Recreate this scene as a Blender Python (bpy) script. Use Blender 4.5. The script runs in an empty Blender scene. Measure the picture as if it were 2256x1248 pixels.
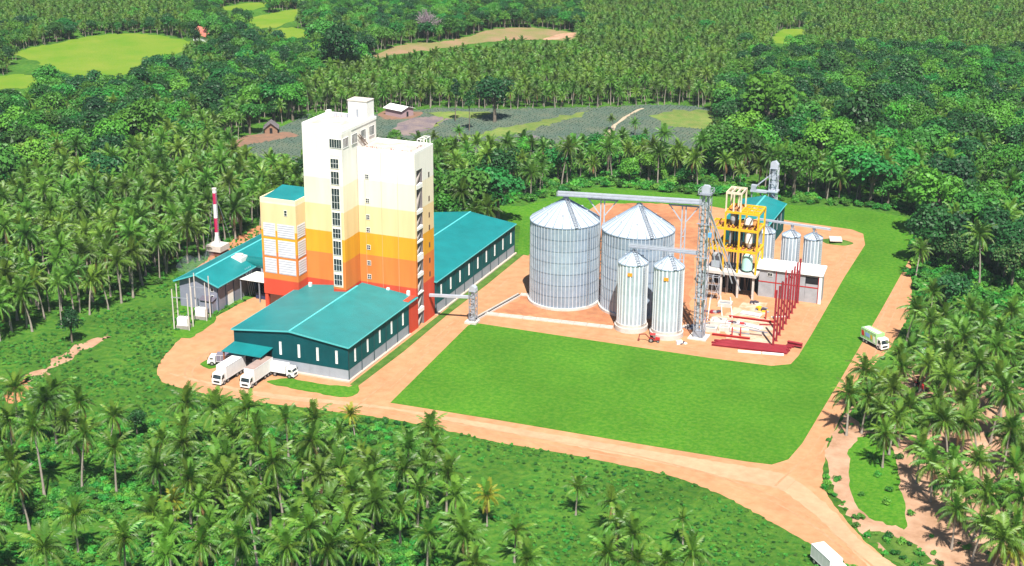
import bpy, bmesh, math, random
import numpy as np
from mathutils import Vector, Matrix
from mathutils.geometry import tessellate_polygon
rnd = random.Random(7)
nrs = np.random.RandomState(11)
S = bpy.context.scene
COL = S.collection
# ------------------------------------------------------------------ camera, sky, sun, exposure
CAM = np.array([141.715, -261.858, 126.253]); YAW, PITCH, ROLL, FPX = -0.377656, 0.336359, 0.007419, 3264.44
_cy, _sy, _cp, _sp = math.cos(YAW), math.sin(YAW), math.cos(PITCH), math.sin(PITCH)
_d = np.array([_sy*_cp, _cy*_cp, -_sp]); _r = np.array([_cy, -_sy, 0.]); _u = np.cross(_r, _d)
_r2 = math.cos(ROLL)*_r + math.sin(ROLL)*_u; _u2 = -math.sin(ROLL)*_r + math.cos(ROLL)*_u
def G(px, py, z=0.0):
    """ground (or height z) point seen at a pixel of the 2256 x 1248 survey photograph"""
    q = _d + _r2*((px-1128)/FPX) - _u2*((py-624)/FPX); t = (z-CAM[2])/q[2]
    p = CAM + q*t
    return Vector(p)
def PX(P):
    v = np.asarray(P, float) - CAM; w = v @ _d
    return np.stack([1128 + FPX*(v@_r2)/w, 624 - FPX*(v@_u2)/w, w], -1)
cam = bpy.data.cameras.new('camera'); camo = bpy.data.objects.new('camera', cam); COL.objects.link(camo)
M = Matrix(((_r2[0], _u2[0], -_d[0], CAM[0]), (_r2[1], _u2[1], -_d[1], CAM[1]), (_r2[2], _u2[2], -_d[2], CAM[2]), (0, 0, 0, 1)))
camo.matrix_world = M
cam.sensor_width = 36.0; cam.lens = FPX/2256*36.0; cam.clip_end = 6000; cam.clip_start = 1.0
S.camera = camo
SUN_AZ, SUN_EL = math.radians(152), math.radians(57)      # azimuth clockwise from +Y
w = bpy.data.worlds.new("World"); S.world = w; w.use_nodes = True
nt = w.node_tree; sky = nt.nodes.new('ShaderNodeTexSky'); sky.sky_type = 'NISHITA'; sky.sun_disc = False
sky.sun_elevation = SUN_EL; sky.sun_rotation = SUN_AZ; sky.air_density = 1.0; sky.dust_density = 0.6
bg = nt.nodes['Background']; nt.links.new(sky.outputs[0], bg.inputs[0]); bg.inputs[1].default_value = 0.052
sl = bpy.data.lights.new('sun', 'SUN'); sl.energy = 5.0; sl.angle = math.radians(0.55); sl.color = (1.0, 0.95, 0.86)
so = bpy.data.objects.new('sun', sl); COL.objects.link(so)
sd = Vector((math.sin(SUN_AZ)*math.cos(SUN_EL), math.cos(SUN_AZ)*math.cos(SUN_EL), math.sin(SUN_EL)))
so.rotation_euler = (-sd).to_track_quat('-Z', 'Y').to_euler(); so.location = sd*400
S.view_settings.view_transform = 'Standard'; S.view_settings.look = 'None'; S.view_settings.gamma = 1.0
S.view_settings.exposure = 1.0; S.view_settings.use_curve_mapping = False
S.render.engine = 'CYCLES'
S.cycles.max_bounces = 5; S.cycles.diffuse_bounces = 2; S.cycles.glossy_bounces = 2; S.cycles.transmission_bounces = 3
S.cycles.transparent_max_bounces = 6; S.cycles.volume_bounces = 0; S.cycles.use_denoising = True
S.cycles.caustics_reflective = False; S.cycles.caustics_refractive = False

# ------------------------------------------------------------------ materials
MATS = {}
def mat(name, col, rough=0.7, metal=0.0, var=0.0, scale=0.3, bump=0.0, bscale=None, big=None, col2=None, spec=0.3, rand=0.0, trans=0.0, detail=4.0, fac=(0.35, 0.65)):
    """procedural surface: base colour broken up by noise (col2), per-object value jitter (rand), bump, leaf translucency"""
    if name in MATS: return MATS[name]
    m = bpy.data.materials.new(name); m.use_nodes = True; n = m.node_tree.nodes; L = m.node_tree.links
    b = n['Principled BSDF']; b.inputs['Roughness'].default_value = rough; b.inputs['Metallic'].default_value = metal
    b.inputs['Specular IOR Level'].default_value = spec
    tc = n.new('ShaderNodeTexCoord')
    c2 = col2 or tuple(min(1, c*(1-var)) for c in col)
    nz = n.new('ShaderNodeTexNoise'); nz.inputs['Scale'].default_value = scale; nz.inputs['Detail'].default_value = detail; nz.inputs['Roughness'].default_value = .66
    L.new(tc.outputs['Object'], nz.inputs['Vector'])
    mr = n.new('ShaderNodeMapRange'); mr.inputs[1].default_value = fac[0]; mr.inputs[2].default_value = fac[1]
    L.new(nz.outputs['Fac'], mr.inputs[0])
    mx = n.new('ShaderNodeMix'); mx.data_type = 'RGBA'; mx.inputs[6].default_value = (*col, 1); mx.inputs[7].default_value = (*c2, 1)
    L.new(mr.outputs[0], mx.inputs[0]); out = mx.outputs[2]
    if big:      # broad patches over the fine grain
        nb = n.new('ShaderNodeTexNoise'); nb.inputs['Scale'].default_value = big[0]; nb.inputs['Detail'].default_value = 3; L.new(tc.outputs['Object'], nb.inputs['Vector'])
        mb_ = n.new('ShaderNodeMapRange'); mb_.inputs[1].default_value = .3; mb_.inputs[2].default_value = .7; mb_.inputs[3].default_value = 1-big[1]; mb_.inputs[4].default_value = 1+big[1]; L.new(nb.outputs['Fac'], mb_.inputs[0])
        vm = n.new('ShaderNodeVectorMath'); vm.operation = 'SCALE'; L.new(out, vm.inputs[0]); L.new(mb_.outputs[0], vm.inputs['Scale']); out = vm.outputs[0]
    if rand:
        oi = n.new('ShaderNodeObjectInfo'); hs = n.new('ShaderNodeHueSaturation')
        m1 = n.new('ShaderNodeMapRange'); m1.inputs[3].default_value = 1-rand; m1.inputs[4].default_value = 1+rand
        m2 = n.new('ShaderNodeMapRange'); m2.inputs[3].default_value = 0.5-rand*0.06; m2.inputs[4].default_value = 0.5+rand*0.05
        wn = n.new('ShaderNodeTexWhiteNoise'); wn.noise_dimensions = '1D'; L.new(oi.outputs['Random'], wn.inputs['W'])
        L.new(oi.outputs['Random'], m1.inputs[0]); L.new(wn.outputs['Value'], m2.inputs[0])
        L.new(m1.outputs[0], hs.inputs['Value']); L.new(m2.outputs[0], hs.inputs['Hue']); L.new(out, hs.inputs['Color']); out = hs.outputs[0]
    L.new(out, b.inputs['Base Color'])
    if bump:
        n2 = n.new('ShaderNodeTexNoise'); n2.inputs['Scale'].default_value = bscale or scale*4; n2.inputs['Detail'].default_value = 5
        L.new(tc.outputs['Object'], n2.inputs['Vector']); bp = n.new('ShaderNodeBump'); bp.inputs['Distance'].default_value = bump
        bp.inputs['Strength'].default_value = 1.0
        L.new(n2.outputs['Fac'], bp.inputs['Height']); L.new(bp.outputs[0], b.inputs['Normal'])
    if trans:
        t = n.new('ShaderNodeBsdfTranslucent'); ms = n.new('ShaderNodeMixShader'); ms.inputs[0].default_value = trans
        hs2 = n.new('ShaderNodeHueSaturation'); hs2.inputs['Value'].default_value = 1.2; hs2.inputs['Hue'].default_value = 0.485
        L.new(out, hs2.inputs['Color']); L.new(hs2.outputs[0], t.inputs[0])
        L.new(b.outputs[0], ms.inputs[1]); L.new(t.outputs[0], ms.inputs[2]); L.new(ms.outputs[0], n['Material Output'].inputs[0])
    MATS[name] = m
    return m
def ribbed(name, col, axis, pitch=0.33, depth=0.03, rough=0.45, metal=0.0, var=0.12, spec=0.4):
    """painted profiled sheet: ribs of fine relief along one local axis, weathering streaks"""
    m = mat(name, col, rough, metal, var=var+.1, scale=0.2, spec=spec, big=(.03,.08))
    n = m.node_tree.nodes; L = m.node_tree.links
    tc = n.new('ShaderNodeTexCoord'); sx = n.new('ShaderNodeSeparateXYZ'); L.new(tc.outputs['Object'], sx.inputs[0])
    mu = n.new('ShaderNodeMath'); mu.operation = 'MULTIPLY'; mu.inputs[1].default_value = 2*math.pi/pitch; L.new(sx.outputs[axis], mu.inputs[0])
    si = n.new('ShaderNodeMath'); si.operation = 'SINE'; L.new(mu.outputs[0], si.inputs[0])
    bp = n.new('ShaderNodeBump'); bp.inputs['Distance'].default_value = depth; L.new(si.outputs[0], bp.inputs['Height'])
    L.new(bp.outputs[0], n['Principled BSDF'].inputs['Normal'])
    return m
def banded(name):
    """wall paint laid in horizontal colour bands"""
    m = mat(name, (.8, .8, .8), 0.75, 0, spec=0.15); n = m.node_tree.nodes; L = m.node_tree.links; b = n['Principled BSDF']
    for l in list(b.inputs['Base Color'].links): L.remove(l)
    tc = n.new('ShaderNodeTexCoord'); sx = n.new('ShaderNodeSeparateXYZ'); L.new(tc.outputs['Object'], sx.inputs[0])
    mu = n.new('ShaderNodeMath'); mu.operation = 'MULTIPLY'; mu.inputs[1].default_value = 1/60.; L.new(sx.outputs[2], mu.inputs[0])
    cr = n.new('ShaderNodeValToRGB'); cr.color_ramp.interpolation = 'CONSTANT'; e = cr.color_ramp.elements
    bands = [(0, (.62, .075, .038)), (10.0, (.70, .215, .05)), (16.7, (.74, .35, .025)), (22.1, (.80, .60, .33)), (28.8, (.82, .74, .56)), (35.0, (.81, .79, .73))]
    e[0].position = 0; e[0].color = (*bands[0][1], 1); e[1].position = bands[1][0]/60; e[1].color = (*bands[1][1], 1)
    for z, c in bands[2:]:
        k = e.new(z/60.); k.color = (*c, 1)
    nz = n.new('ShaderNodeTexNoise'); nz.inputs['Scale'].default_value = 0.35; nz.inputs['Detail'].default_value = 6
    mp = n.new('ShaderNodeMapping'); mp.inputs['Scale'].default_value = (1, 1, 0.12); L.new(tc.outputs['Object'], mp.inputs[0]); L.new(mp.outputs[0], nz.inputs['Vector'])
    mr = n.new('ShaderNodeMapRange'); mr.inputs[1].default_value = .3; mr.inputs[2].default_value = .75; mr.inputs[3].default_value = 1.0; mr.inputs[4].default_value = .76
    L.new(nz.outputs['Fac'], mr.inputs[0])
    vm = n.new('ShaderNodeVectorMath'); vm.operation = 'SCALE'; L.new(mu.outputs[0], cr.inputs[0]); L.new(cr.outputs[0], vm.inputs[0]); L.new(mr.outputs[0], vm.inputs['Scale'])
    L.new(vm.outputs[0], b.inputs['Base Color'])
    return m
WHITE = mat('white_paint', (.80, .80, .78), .6, var=.1, scale=.4)
CONC = mat('concrete', (.36, .32, .30), .85, var=.25, scale=.5, bump=.03)
CONCW = mat('pale_concrete', (.58, .53, .49), .85, var=.2, scale=.6, bump=.02)
BLOCK = mat('grey_blockwork', (.34, .35, .38), .9, var=.18, scale=.6, bump=.02)
BLOCKW = mat('white_blockwork', (.31, .345, .40), .85, var=.14, scale=.4)
GREYW = mat('grey_sheet_wall', (.23, .24, .31), .7, var=.15, scale=.4)
DARK = mat('dark_void', (.012, .012, .016), .9)  # near-black colour stands in for the shade inside openings
GLASS = mat('window_glass', (.03, .045, .055), .12, 0, var=.6, scale=.9, spec=.6)
BLACK = mat('black_rubber', (.02, .02, .02), .8)
STEEL = mat('galvanised_steel', (.36, .39, .46), .5, .4, var=.2, scale=.8)
STEELW = mat('bright_galvanised', (.50, .54, .62), .5, .3, var=.15, scale=.6)
YEL = mat('yellow_steel', (.72, .42, .015), .5, var=.15, scale=.6)
CREAM = mat('primer_cream_steel', (.72, .60, .46), .6, var=.2, scale=.6)
MAROON = mat('maroon_steel', (.22, .013, .022), .6, var=.4, scale=.5, col2=(.30, .03, .042))
REDP = mat('red_paint', (.42, .03, .03), .5, var=.2, scale=.6)
TEALR = ribbed('teal_roof_sheet', (.007, .205, .215), 1, .4, .02, .42)
TEALR2 = ribbed('teal_roof_sheet_cross', (.007, .205, .215), 0, .4, .02, .42)
TEALW = ribbed('teal_wall_sheet', (.002, .074, .088), 0, .3, .02, .7, spec=.12)
TEALWY = ribbed('teal_wall_sheet_side_lit', (.003, .105, .112), 1, .3, .02, .7, spec=.12)  # paler copy of the front sheet: sunlit side put into the colour
TEALT = mat('teal_trim', (.08, .42, .44), .5)
BAND = banded('banded_wall_paint')
SILO = mat('silo_galvanised', (.32, .41, .53), .42, .3, var=.22, scale=.35, rand=.10)  # blue of the reflected sky is put into the base colour
SILOR = mat('silo_roof_sheet', (.56, .63, .70), .42, .3, var=.1, scale=.5, rand=.06)
RIBM = mat('silo_stiffener', (.64, .70, .77), .4, .3, var=.12, scale=.7)
SOIL = mat('laterite_soil', (.44, .235, .122), .95, col2=(.37, .178, .084), scale=.35, big=(.06,.1), bump=.06, bscale=.9, detail=8)
SOILO = mat('orange_laterite', (.43, .19, .09), .95, col2=(.32, .125, .06), scale=.4, big=(.09,.2), bump=.1, bscale=1.0, detail=8)
ROADP = mat('pale_gravel_road', (.47, .29, .175), .95, col2=(.42, .235, .135), scale=.5, big=(.08,.08), bump=.04, bscale=1.5, detail=8)
SAND = mat('sandy_soil', (.46, .29, .195), .95, col2=(.27, .15, .085), scale=.14, bump=.12, bscale=.8, detail=9)
LAWN = mat('lawn_grass', (.038, .150, .008), .9, col2=(.082, .192, .016), scale=.95, big=(.05,.14), bump=.3, bscale=1.6, detail=10, spec=.1, fac=(.40,.62))
VERGE = mat('verge_grass', (.032, .098, .012), .9, col2=(.10, .17, .03), scale=.25, bump=.25, bscale=1.4, detail=9, spec=.1)
WEED = mat('weedy_ground', (.020, .100, .011), .95, col2=(.075, .155, .018), scale=.6, big=(.045,.3), bump=.6, bscale=.6, detail=10, spec=.1)
PADDY = mat('paddy_grass', (.100, .205, .012), .9, col2=(.165, .225, .025), scale=.05, bump=.2, bscale=1.0, detail=8, spec=.1)
FIELD = mat('pineapple_soil', (.060, .098, .076), .95, col2=(.105, .125, .085), scale=.08, bump=.3, bscale=1.2, detail=9)
FGRASS = mat('field_grass', (.085, .165, .025), .95, col2=(.17, .19, .05), scale=.25, big=(.05,.2), bump=.3, bscale=1.2, detail=9)
ROCK = mat('bare_rock', (.13, .105, .125), .9, col2=(.22, .17, .15), scale=.2, bump=.4, bscale=.7)
PALM = mat('palm_leaf', (.118, .232, .028), .42, col2=(.060, .165, .018), scale=.5, rand=.42, trans=.28, spec=.35)
PALMY = mat('palm_leaf_yellowing', (.33, .32, .03), .5, col2=(.20, .26, .02), scale=.5, rand=.2, trans=.3)
PALMD = mat('palm_leaf_dry', (.21, .12, .05), .7, var=.3, scale=.5, rand=.25, trans=.1)
LEAF = mat('tree_leaf', (.042, .190, .024), .5, col2=(.026, .135, .019), scale=.35, rand=.55, trans=.28, spec=.3)
LEAFL = mat('tree_leaf_pale', (.095, .29, .026), .5, col2=(.05, .19, .022), scale=.35, rand=.35, trans=.3, spec=.3)
LEAFD = mat('tree_leaf_dark', (.018, .092, .020), .5, col2=(.012, .068, .015), scale=.35, rand=.35, trans=.22, spec=.3)
LEAFF = mat('tree_leaf_flowering', (.19, .23, .08), .6, col2=(.022, .09, .016), scale=1.6, rand=.2, trans=.2, fac=(.36, .46))
BUSHM = mat('bush_leaf', (.036, .235, .028), .5, col2=(.11, .27, .032), scale=.3, rand=.5, trans=.3)
BARE = mat('bare_twigs', (.26, .20, .23), .9, var=.2)
BARK = mat('palm_bark', (.30, .26, .22), .9, var=.3, scale=1.2, bump=.04)
WOOD = mat('tree_bark', (.17, .14, .11), .9, var=.3, scale=1.0)
PINE = mat('pineapple_leaf', (.085, .165, .120), .5, col2=(.06, .125, .085), rand=.3, trans=.1)

# ------------------------------------------------------------------ mesh helpers
class MB:
    def __init__(s): s.v = []; s.f = []; s.m = []; s.k = 0
    def add(s, vs, fs, k=None):
        o = len(s.v); s.v += [tuple(v) for v in vs]; s.f += [tuple(i+o for i in f) for f in fs]; s.m += [s.k if k is None else k]*len(fs); return s
    def box(s, x0, x1, y0, y1, z0, z1, k=None):
        return s.add([(x0,y0,z0),(x1,y0,z0),(x1,y1,z0),(x0,y1,z0),(x0,y0,z1),(x1,y0,z1),(x1,y1,z1),(x0,y1,z1)],
                     [(0,3,2,1),(4,5,6,7),(0,1,5,4),(1,2,6,5),(2,3,7,6),(3,0,4,7)], k)
    def bar(s, a, b, t=.2, u=None, k=None):
        """square bar between two points"""
        a = Vector(a); b = Vector(b); d = (b-a).normalized(); ref = Vector((0,0,1)) if abs(d.z) < .9 else Vector((1,0,0))
        p = d.cross(ref).normalized()*t/2; q = d.cross(p).normalized()*(u or t)/2
        vs = [a-p-q, a+p-q, a+p+q, a-p+q, b-p-q, b+p-q, b+p+q, b-p+q]
        return s.add(vs, [(0,1,2,3),(7,6,5,4),(0,4,5,1),(1,5,6,2),(2,6,7,3),(3,7,4,0)], k)
    def cyl(s, a, b, r, r2=None, n=12, cap=True, k=None):
        a = Vector(a); b = Vector(b); d = (b-a).normalized(); ref = Vector((0,0,1)) if abs(d.z) < .9 else Vector((1,0,0))
        p = d.cross(ref).normalized(); q = d.cross(p).normalized(); r2 = r if r2 is None else r2
        vs = [a+(p*math.cos(t)+q*math.sin(t))*r for t in [2*math.pi*i/n for i in range(n)]] + [b+(p*math.cos(t)+q*math.sin(t))*r2 for t in [2*math.pi*i/n for i in range(n)]]
        fs = [(i, (i+1) % n, n+(i+1) % n, n+i) for i in range(n)]
        if cap: fs += [tuple(range(n-1, -1, -1)), tuple(range(n, 2*n))]
        return s.add(vs, fs, k)
    def prism(s, prof, axis, a, b, k=None):
        """profile (list of 2-D points) extruded along axis 0/1/2 from a to b"""
        def P(p, t): return (t, p[0], p[1]) if axis == 0 else (p[0], t, p[1]) if axis == 1 else (p[0], p[1], t)
        n = len(prof); vs = [P(p, a) for p in prof]+[P(p, b) for p in prof]
        return s.add(vs, [tuple(range(n)), tuple(range(2*n-1, n-1, -1))]+[(i, n+i, n+(i+1) % n, (i+1) % n) for i in range(n)], k)
    def mesh(s, name, mats, fix=True, smooth=False):
        me = bpy.data.meshes.new(name); me.from_pydata(s.v, [], s.f)
        for m in (mats if isinstance(mats, (list, tuple)) else [mats]): me.materials.append(m)
        if any(s.m): me.polygons.foreach_set('material_index', s.m)
        if fix:
            bm = bmesh.new(); bm.from_mesh(me); bmesh.ops.recalc_face_normals(bm, faces=bm.faces); bm.to_mesh(me); bm.free()
        if smooth: me.polygons.foreach_set('use_smooth', [True]*len(me.polygons))
        me.update(); return me
    def build(s, name, mats, parent=None, loc=(0,0,0), rot=0.0, smooth=False, fix=True):
        return link(name, s.mesh(name, mats, fix, smooth), parent, loc, rot)
def link(name, me, parent=None, loc=(0,0,0), rot=0.0):
    o = bpy.data.objects.new(name, me); COL.objects.link(o); o.location = loc
    o.rotation_euler = rot if isinstance(rot, (tuple, list)) else (0,0,rot); o.parent = parent
    return o
def thing(name, label, cat, loc=(0,0,0), rot=0.0, group=None):
    o = bpy.data.objects.new(name, None); COL.objects.link(o); o.location = loc; o.rotation_euler = (0,0,rot); o.empty_display_size = .5
    return tag(o, label, cat, group)
def tag(o, label=None, cat=None, group=None, kind=None):
    if label: o['label'] = label
    if cat: o['category'] = cat
    if group: o['group'] = group
    if kind: o['kind'] = kind
    return o
def B(*a): return MB().box(*a)
def copy_tree(o, parent=None):
    c = o.copy(); COL.objects.link(c); c.parent = parent
    for ch in list(o.children): copy_tree(ch, c)
    return c
def hgt(px, py, g):  # height above ground point g of something seen at pixel py
    lo, hi = 0., 80.
    for _ in range(40):
        mid = (lo+hi)/2
        if PX((g[0], g[1], mid))[1] > py: lo = mid
        else: hi = mid
    return lo

# ------------------------------------------------------------------ ground
def curve(pts, n=6, closed=True):
    P = [Vector((p[0], p[1])) for p in pts]; N = len(P); out = []
    for i in range(N):
        a, b, c, d = P[(i-1) % N], P[i], P[(i+1) % N], P[(i+2) % N]
        m = max(2, min(40, int((c-b).length/9)))
        for k in range(m):
            t = k/m
            ta = (c-a)*.5*min(1, (c-b).length/max(1e-6, (b-a).length)); tb = (d-b)*.5*min(1, (c-b).length/max(1e-6, (d-c).length))
            q = (2*t**3-3*t**2+1)*b + (t**3-2*t**2+t)*ta*.8 + (-2*t**3+3*t**2)*c + (t**3-t**2)*tb*.8
            out.append(q)
    return out
patches = []
def sheet(name, px, z, m, jit=0.25, world=False, kind='structure', parent=None, smooth=True):
    pts = [Vector(p) for p in px] if world else [Vector(G(p.x, p.y)[:2]) for p in (curve(px) if smooth else [Vector(q) for q in px])]
    pts = [p+Vector((rnd.gauss(0, jit), rnd.gauss(0, jit))) for p in pts]
    tri = tessellate_polygon([[Vector((p.x, p.y, 0)) for p in pts]])
    me = bpy.data.meshes.new(name); me.from_pydata([(p.x, p.y, z) for p in pts], [], [tuple(t) for t in tri]); me.materials.append(m)
    bm = bmesh.new(); bm.from_mesh(me)
    for f in bm.faces:
        if f.normal.z < 0: f.normal_flip()
    bm.to_mesh(me); bm.free()
    o = link(name, me, parent)
    if kind: o['kind'] = kind
    if name in ('grass_patch', 'bare_patch', 'dirt_track'): patches.append(pts)
    return o, pts
def inside(pts, x, y):
    """vectorised point-in-polygon"""
    P = np.array([(p[0], p[1]) for p in pts]); x = np.asarray(x); y = np.asarray(y); r = np.zeros(x.shape, bool); j = len(P)-1
    for i in range(len(P)):
        c = ((P[i,1] > y) != (P[j,1] > y)) & (x < (P[j,0]-P[i,0])*(y-P[i,1])/(P[j,1]-P[i,1]+1e-12)+P[i,0]); r ^= c; j = i
    return r
g = MB(); R_ = 3000; g.add([(-R_,-R_,0),(R_,-R_,0),(R_,R_,0),(-R_,R_,0)], [(0,1,2,3)]); tag(g.build('ground', WEED), kind='structure')
soil_px = [(600,640),(545,662),(495,688),(470,702),(400,745),(362,785),(346,815),(352,836),(382,851),(450,868),(560,886),(690,901),(760,911),(830,919),(900,931),(1000,953),(1100,976),(1250,1001),(1400,1031),(1500,1056),(1600,1096),(1700,1151),(1780,1196),(1870,1250),(2000,1345),
           (2130,1345),(1978,1250),(1902,1190),(1850,1130),(1816,1080),(1812,1040),(1830,960),(1862,900),(1900,830),(1955,775),(2003,690),(2008,620),(1998,560),(1900,500),(1740,480),(1560,448),(1320,440),(1180,540),(1050,640),(960,690),(800,700)]
_, soil_w = sheet('dirt_road', soil_px, .02, SOIL, .12)
road_px = [(370,822),(560,872),(760,893),(860,903),(1000,930),(1250,980),(1500,1030),(1640,1062),(1720,1080),(1800,1140),(1900,1235),(1990,1320),(2100,1345),(1978,1250),(1895,1192),(1830,1120),(1740,1050),(1640,1028),(1400,988),(1100,938),(860,898),(560,862)]
sheet('road_crown', road_px, .03, ROADP, .12)
RUT = mat('wheel_rut', (.36, .18, .09), .95, col2=(.43, .245, .14), scale=.5)
def ruts(px, off, wd, z, m=RUT):
    P = [G(*p) for p in px]; C_ = []
    for a, b in zip(P, P[1:]):
        n = max(2, int((b-a).length/3)); C_ += [a.lerp(b, k/n) for k in range(n)]
    for _ in range(3): C_ = [C_[0]]+[(C_[i-1]+C_[i]*2+C_[i+1])/4 for i in range(1, len(C_)-1)]+[C_[-1]]
    mb = MB()
    for s_ in (-1, 1):
        L_ = []
        for i, c in enumerate(C_):
            d = (C_[min(i+1, len(C_)-1)]-C_[max(i-1, 0)]); n_ = Vector((-d.y, d.x, 0)).normalized(); o_ = off*s_+.25*math.sin(i*.21+s_)+rnd.gauss(0,.05); w_ = wd*(.55+.45*math.sin(i*.37+2*s_))*.5+.04
            L_.append((c+n_*(o_-w_), c+n_*(o_+w_)))
        for (a, b), (c, d) in zip(L_, L_[1:]): mb.add([(a.x,a.y,z),(b.x,b.y,z),(d.x,d.y,z),(c.x,c.y,z)], [(0,1,2,3)])
    return tag(mb.build('wheel_ruts', m), kind='structure')
ruts([(430,850),(560,876),(760,898),(860,912),(1100,955),(1400,1010),(1580,1055),(1720,1105),(1840,1185),(1960,1290)], .95, .5, .036)
ruts([(800,895),(880,830),(960,752),(1040,676),(1120,606)], .95, .45, .036); ruts([(1720,1075),(1800,1000),(1850,900),(1900,810),(1960,690),(1990,600)], .95, .45, .036)
ruts([(620,700),(520,745),(440,790),(400,825),(450,852),(560,880)], .9, .4, .037); ruts([(1120,712),(1350,742),(1560,775),(1690,792),(1750,760),(1830,620),(1880,530)], .9, .4, .046)
lawn_px = [(860,888),(1100,927),(1400,978),(1640,1017),(1700,1024),(1737,1013),(1768,978),(1850,840),(1940,690),(2001,578),(2022,495),(1990,478),(1900,462),(1740,452),(1600,436),(1400,420),(1310,415),(1150,455),(1040,452),(960,450),(965,475),(1100,480),(1145,500),(1141,560),(1165,564),(1180,540),(1320,448),(1560,454),(1740,487),(1878,506),(1903,516),(1906,540),(1860,612),(1790,735),(1760,785),(1742,803),(1700,807),(1560,789),(1340,756),(1100,720),(1046,712),(1030,718)]
_, lawn_w = sheet('lawn', lawn_px, .05, LAWN, .06, smooth=False)
sheet('dirt_yard', [(1075,690),(1170,590),(1330,452),(1560,459),(1740,490),(1870,510),(1895,525),(1780,730),(1740,790),(1690,798),(1400,757),(1080,708)], .04, SOIL, .3)
sheet('silo_yard_soil', [(1085,688),(1160,648),(1190,560),(1340,455),(1540,462),(1535,560),(1520,700),(1535,742),(1350,720),(1110,690)], .056, SOILO, .4)
sheet('grass_verge', [(.9,-1.5),(2.9,-2.5),(3.3,20),(2.9,45),(3.2,70),(2.7,98),(.9,98)], .045, VERGE, .12, world=True)
sheet('grass_verge', [(586,842),(640,834),(700,846),(768,852),(790,848),(792,862),(768,876),(720,871),(640,856)], .05, LAWN, .15)
sheet('grass_verge', [(440,803),(475,785),(500,792),(485,806),(462,814)], .05, LAWN, .15)
sheet('grass_verge', [(475,695),(470,712),(420,745),(380,740),(385,690),(430,655),(455,690)], .05, LAWN, .3)
sheet('orange_bank', [(425,600),(480,548),(575,497),(600,520),(560,560),(440,615)], .03, SOILO, .5)
sheet('orange_bank', [(40,850),(70,825),(150,772),(235,735),(245,742),(170,782),(90,832)], .03, SAND, .8)
sheet('orange_bank', [(8,868),(60,826),(68,838),(50,880),(20,890)], .03, SOILO, .5)
_, sand_w = sheet('sandy_ground', [(1822,1000),(1850,930),(1905,870),(2010,800),(2120,830),(2300,870),(2420,1000),(2420,1400),(2130,1345),(1985,1240),(1905,1180),(1853,1115),(1826,1060)], .03, SAND, .4)
sheet('grass_patch', [(1875,985),(1920,955),(1965,985),(1985,1080),(1998,1165),(1935,1150),(1885,1115),(1868,1050)], .045, LAWN, .2)
sheet('grass_patch', [(1930,1170),(1990,1185),(2060,1240),(2130,1330),(2040,1290),(1960,1225),(1905,1170)], .045, VERGE, .6)
sheet('grass_patch', [(1870,905),(1960,870),(2060,905),(2030,960),(1930,955)], .045, WEED, .6)
sheet('bare_patch', [(1945,1165),(1975,1160),(1998,1180),(1975,1185)], .06, SAND, .3)
_, pine_w = sheet('pineapple_field', [(482,330),(560,298),(625,276),(690,252),(840,252),(960,238),(1100,240),(1300,237),(1420,232),(1560,240),(1590,292),(1560,332),(1450,345),(1300,340),(1190,340),(960,352),(700,360),(560,345)], .03, FIELD, 1.0)
sheet('dirt_track', [(1300,330),(1327,305),(1344,283),(1372,259),(1410,240),(1420,239),(1391,254),(1358,278),(1346,300),(1312,330)], .06, mat('pale_track', (.48,.38,.27), .95, var=.3, scale=.4), .2)
sheet('bare_patch', [(480,328),(545,300),(640,292),(660,300),(600,310),(520,325)], .05, mat('brown_soil', (.23,.125,.08), .95, col2=(.16,.10,.07), scale=.4), .6)
sheet('bare_patch', [(830,250),(870,243),(935,250),(900,262),(840,262)], .05, MATS['brown_soil'], .6)
sheet('bare_patch', [(860,290),(905,262),(965,258),(985,262),(940,288),(900,300)], .053, ROCK, .5)
sheet('grass_patch', [(935,285),(1000,262),(1060,258),(1088,250),(1000,245),(940,250),(985,262)], .055, FGRASS, 1.2)
sheet('grass_patch', [(1040,300),(1130,278),(1240,255),(1300,246),(1240,266),(1140,296)], .05, FGRASS, 1.0)
sheet('grass_patch', [(1440,255),(1500,242),(1600,250),(1640,280),(1560,285),(1470,278)], .05, FGRASS, 1.2)
sheet('grass_patch', [(1620,330),(1700,318),(1760,330),(1740,352),(1650,356)], .05, FGRASS, 1.0)
clear = []
for px, m in (([(10,120),(100,100),(220,78),(330,76),(425,94),(400,116),(345,132),(300,158),(240,174),(180,176),(110,152),(60,128)], PADDY),
              ([(-30,172),(60,165),(100,178),(60,195),(-30,195)], PADDY), ([(545,44),(600,30),(660,22),(650,40),(610,60),(560,62)], PADDY), ([(590,72),(640,60),(690,75),(650,88)], PADDY),
              ([(1695,84),(1730,66),(1775,66),(1770,88),(1720,98)], PADDY), ([(470,22),(540,8),(600,8),(560,22)], PADDY)):
    clear.append(sheet('paddy_field' if len(px) > 6 else 'grass_clearing', px, .04, m, 1.0)[1])
clear.append(sheet('bare_hillside', [(812,132),(880,100),(1000,90),(1080,66),(1180,62),(1275,76),(1262,90),(1180,88),(1080,92),(1000,104),(890,118)], .04, mat('dry_hillside', (.27,.17,.10), .95, col2=(.16,.17,.05), scale=.06, bump=.3, bscale=.7), 1.5)[1])
sheet('dirt_track', [(1195,88),(1240,74),(1272,72),(1268,80),(1235,86)], .06, SAND, .5)
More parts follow.
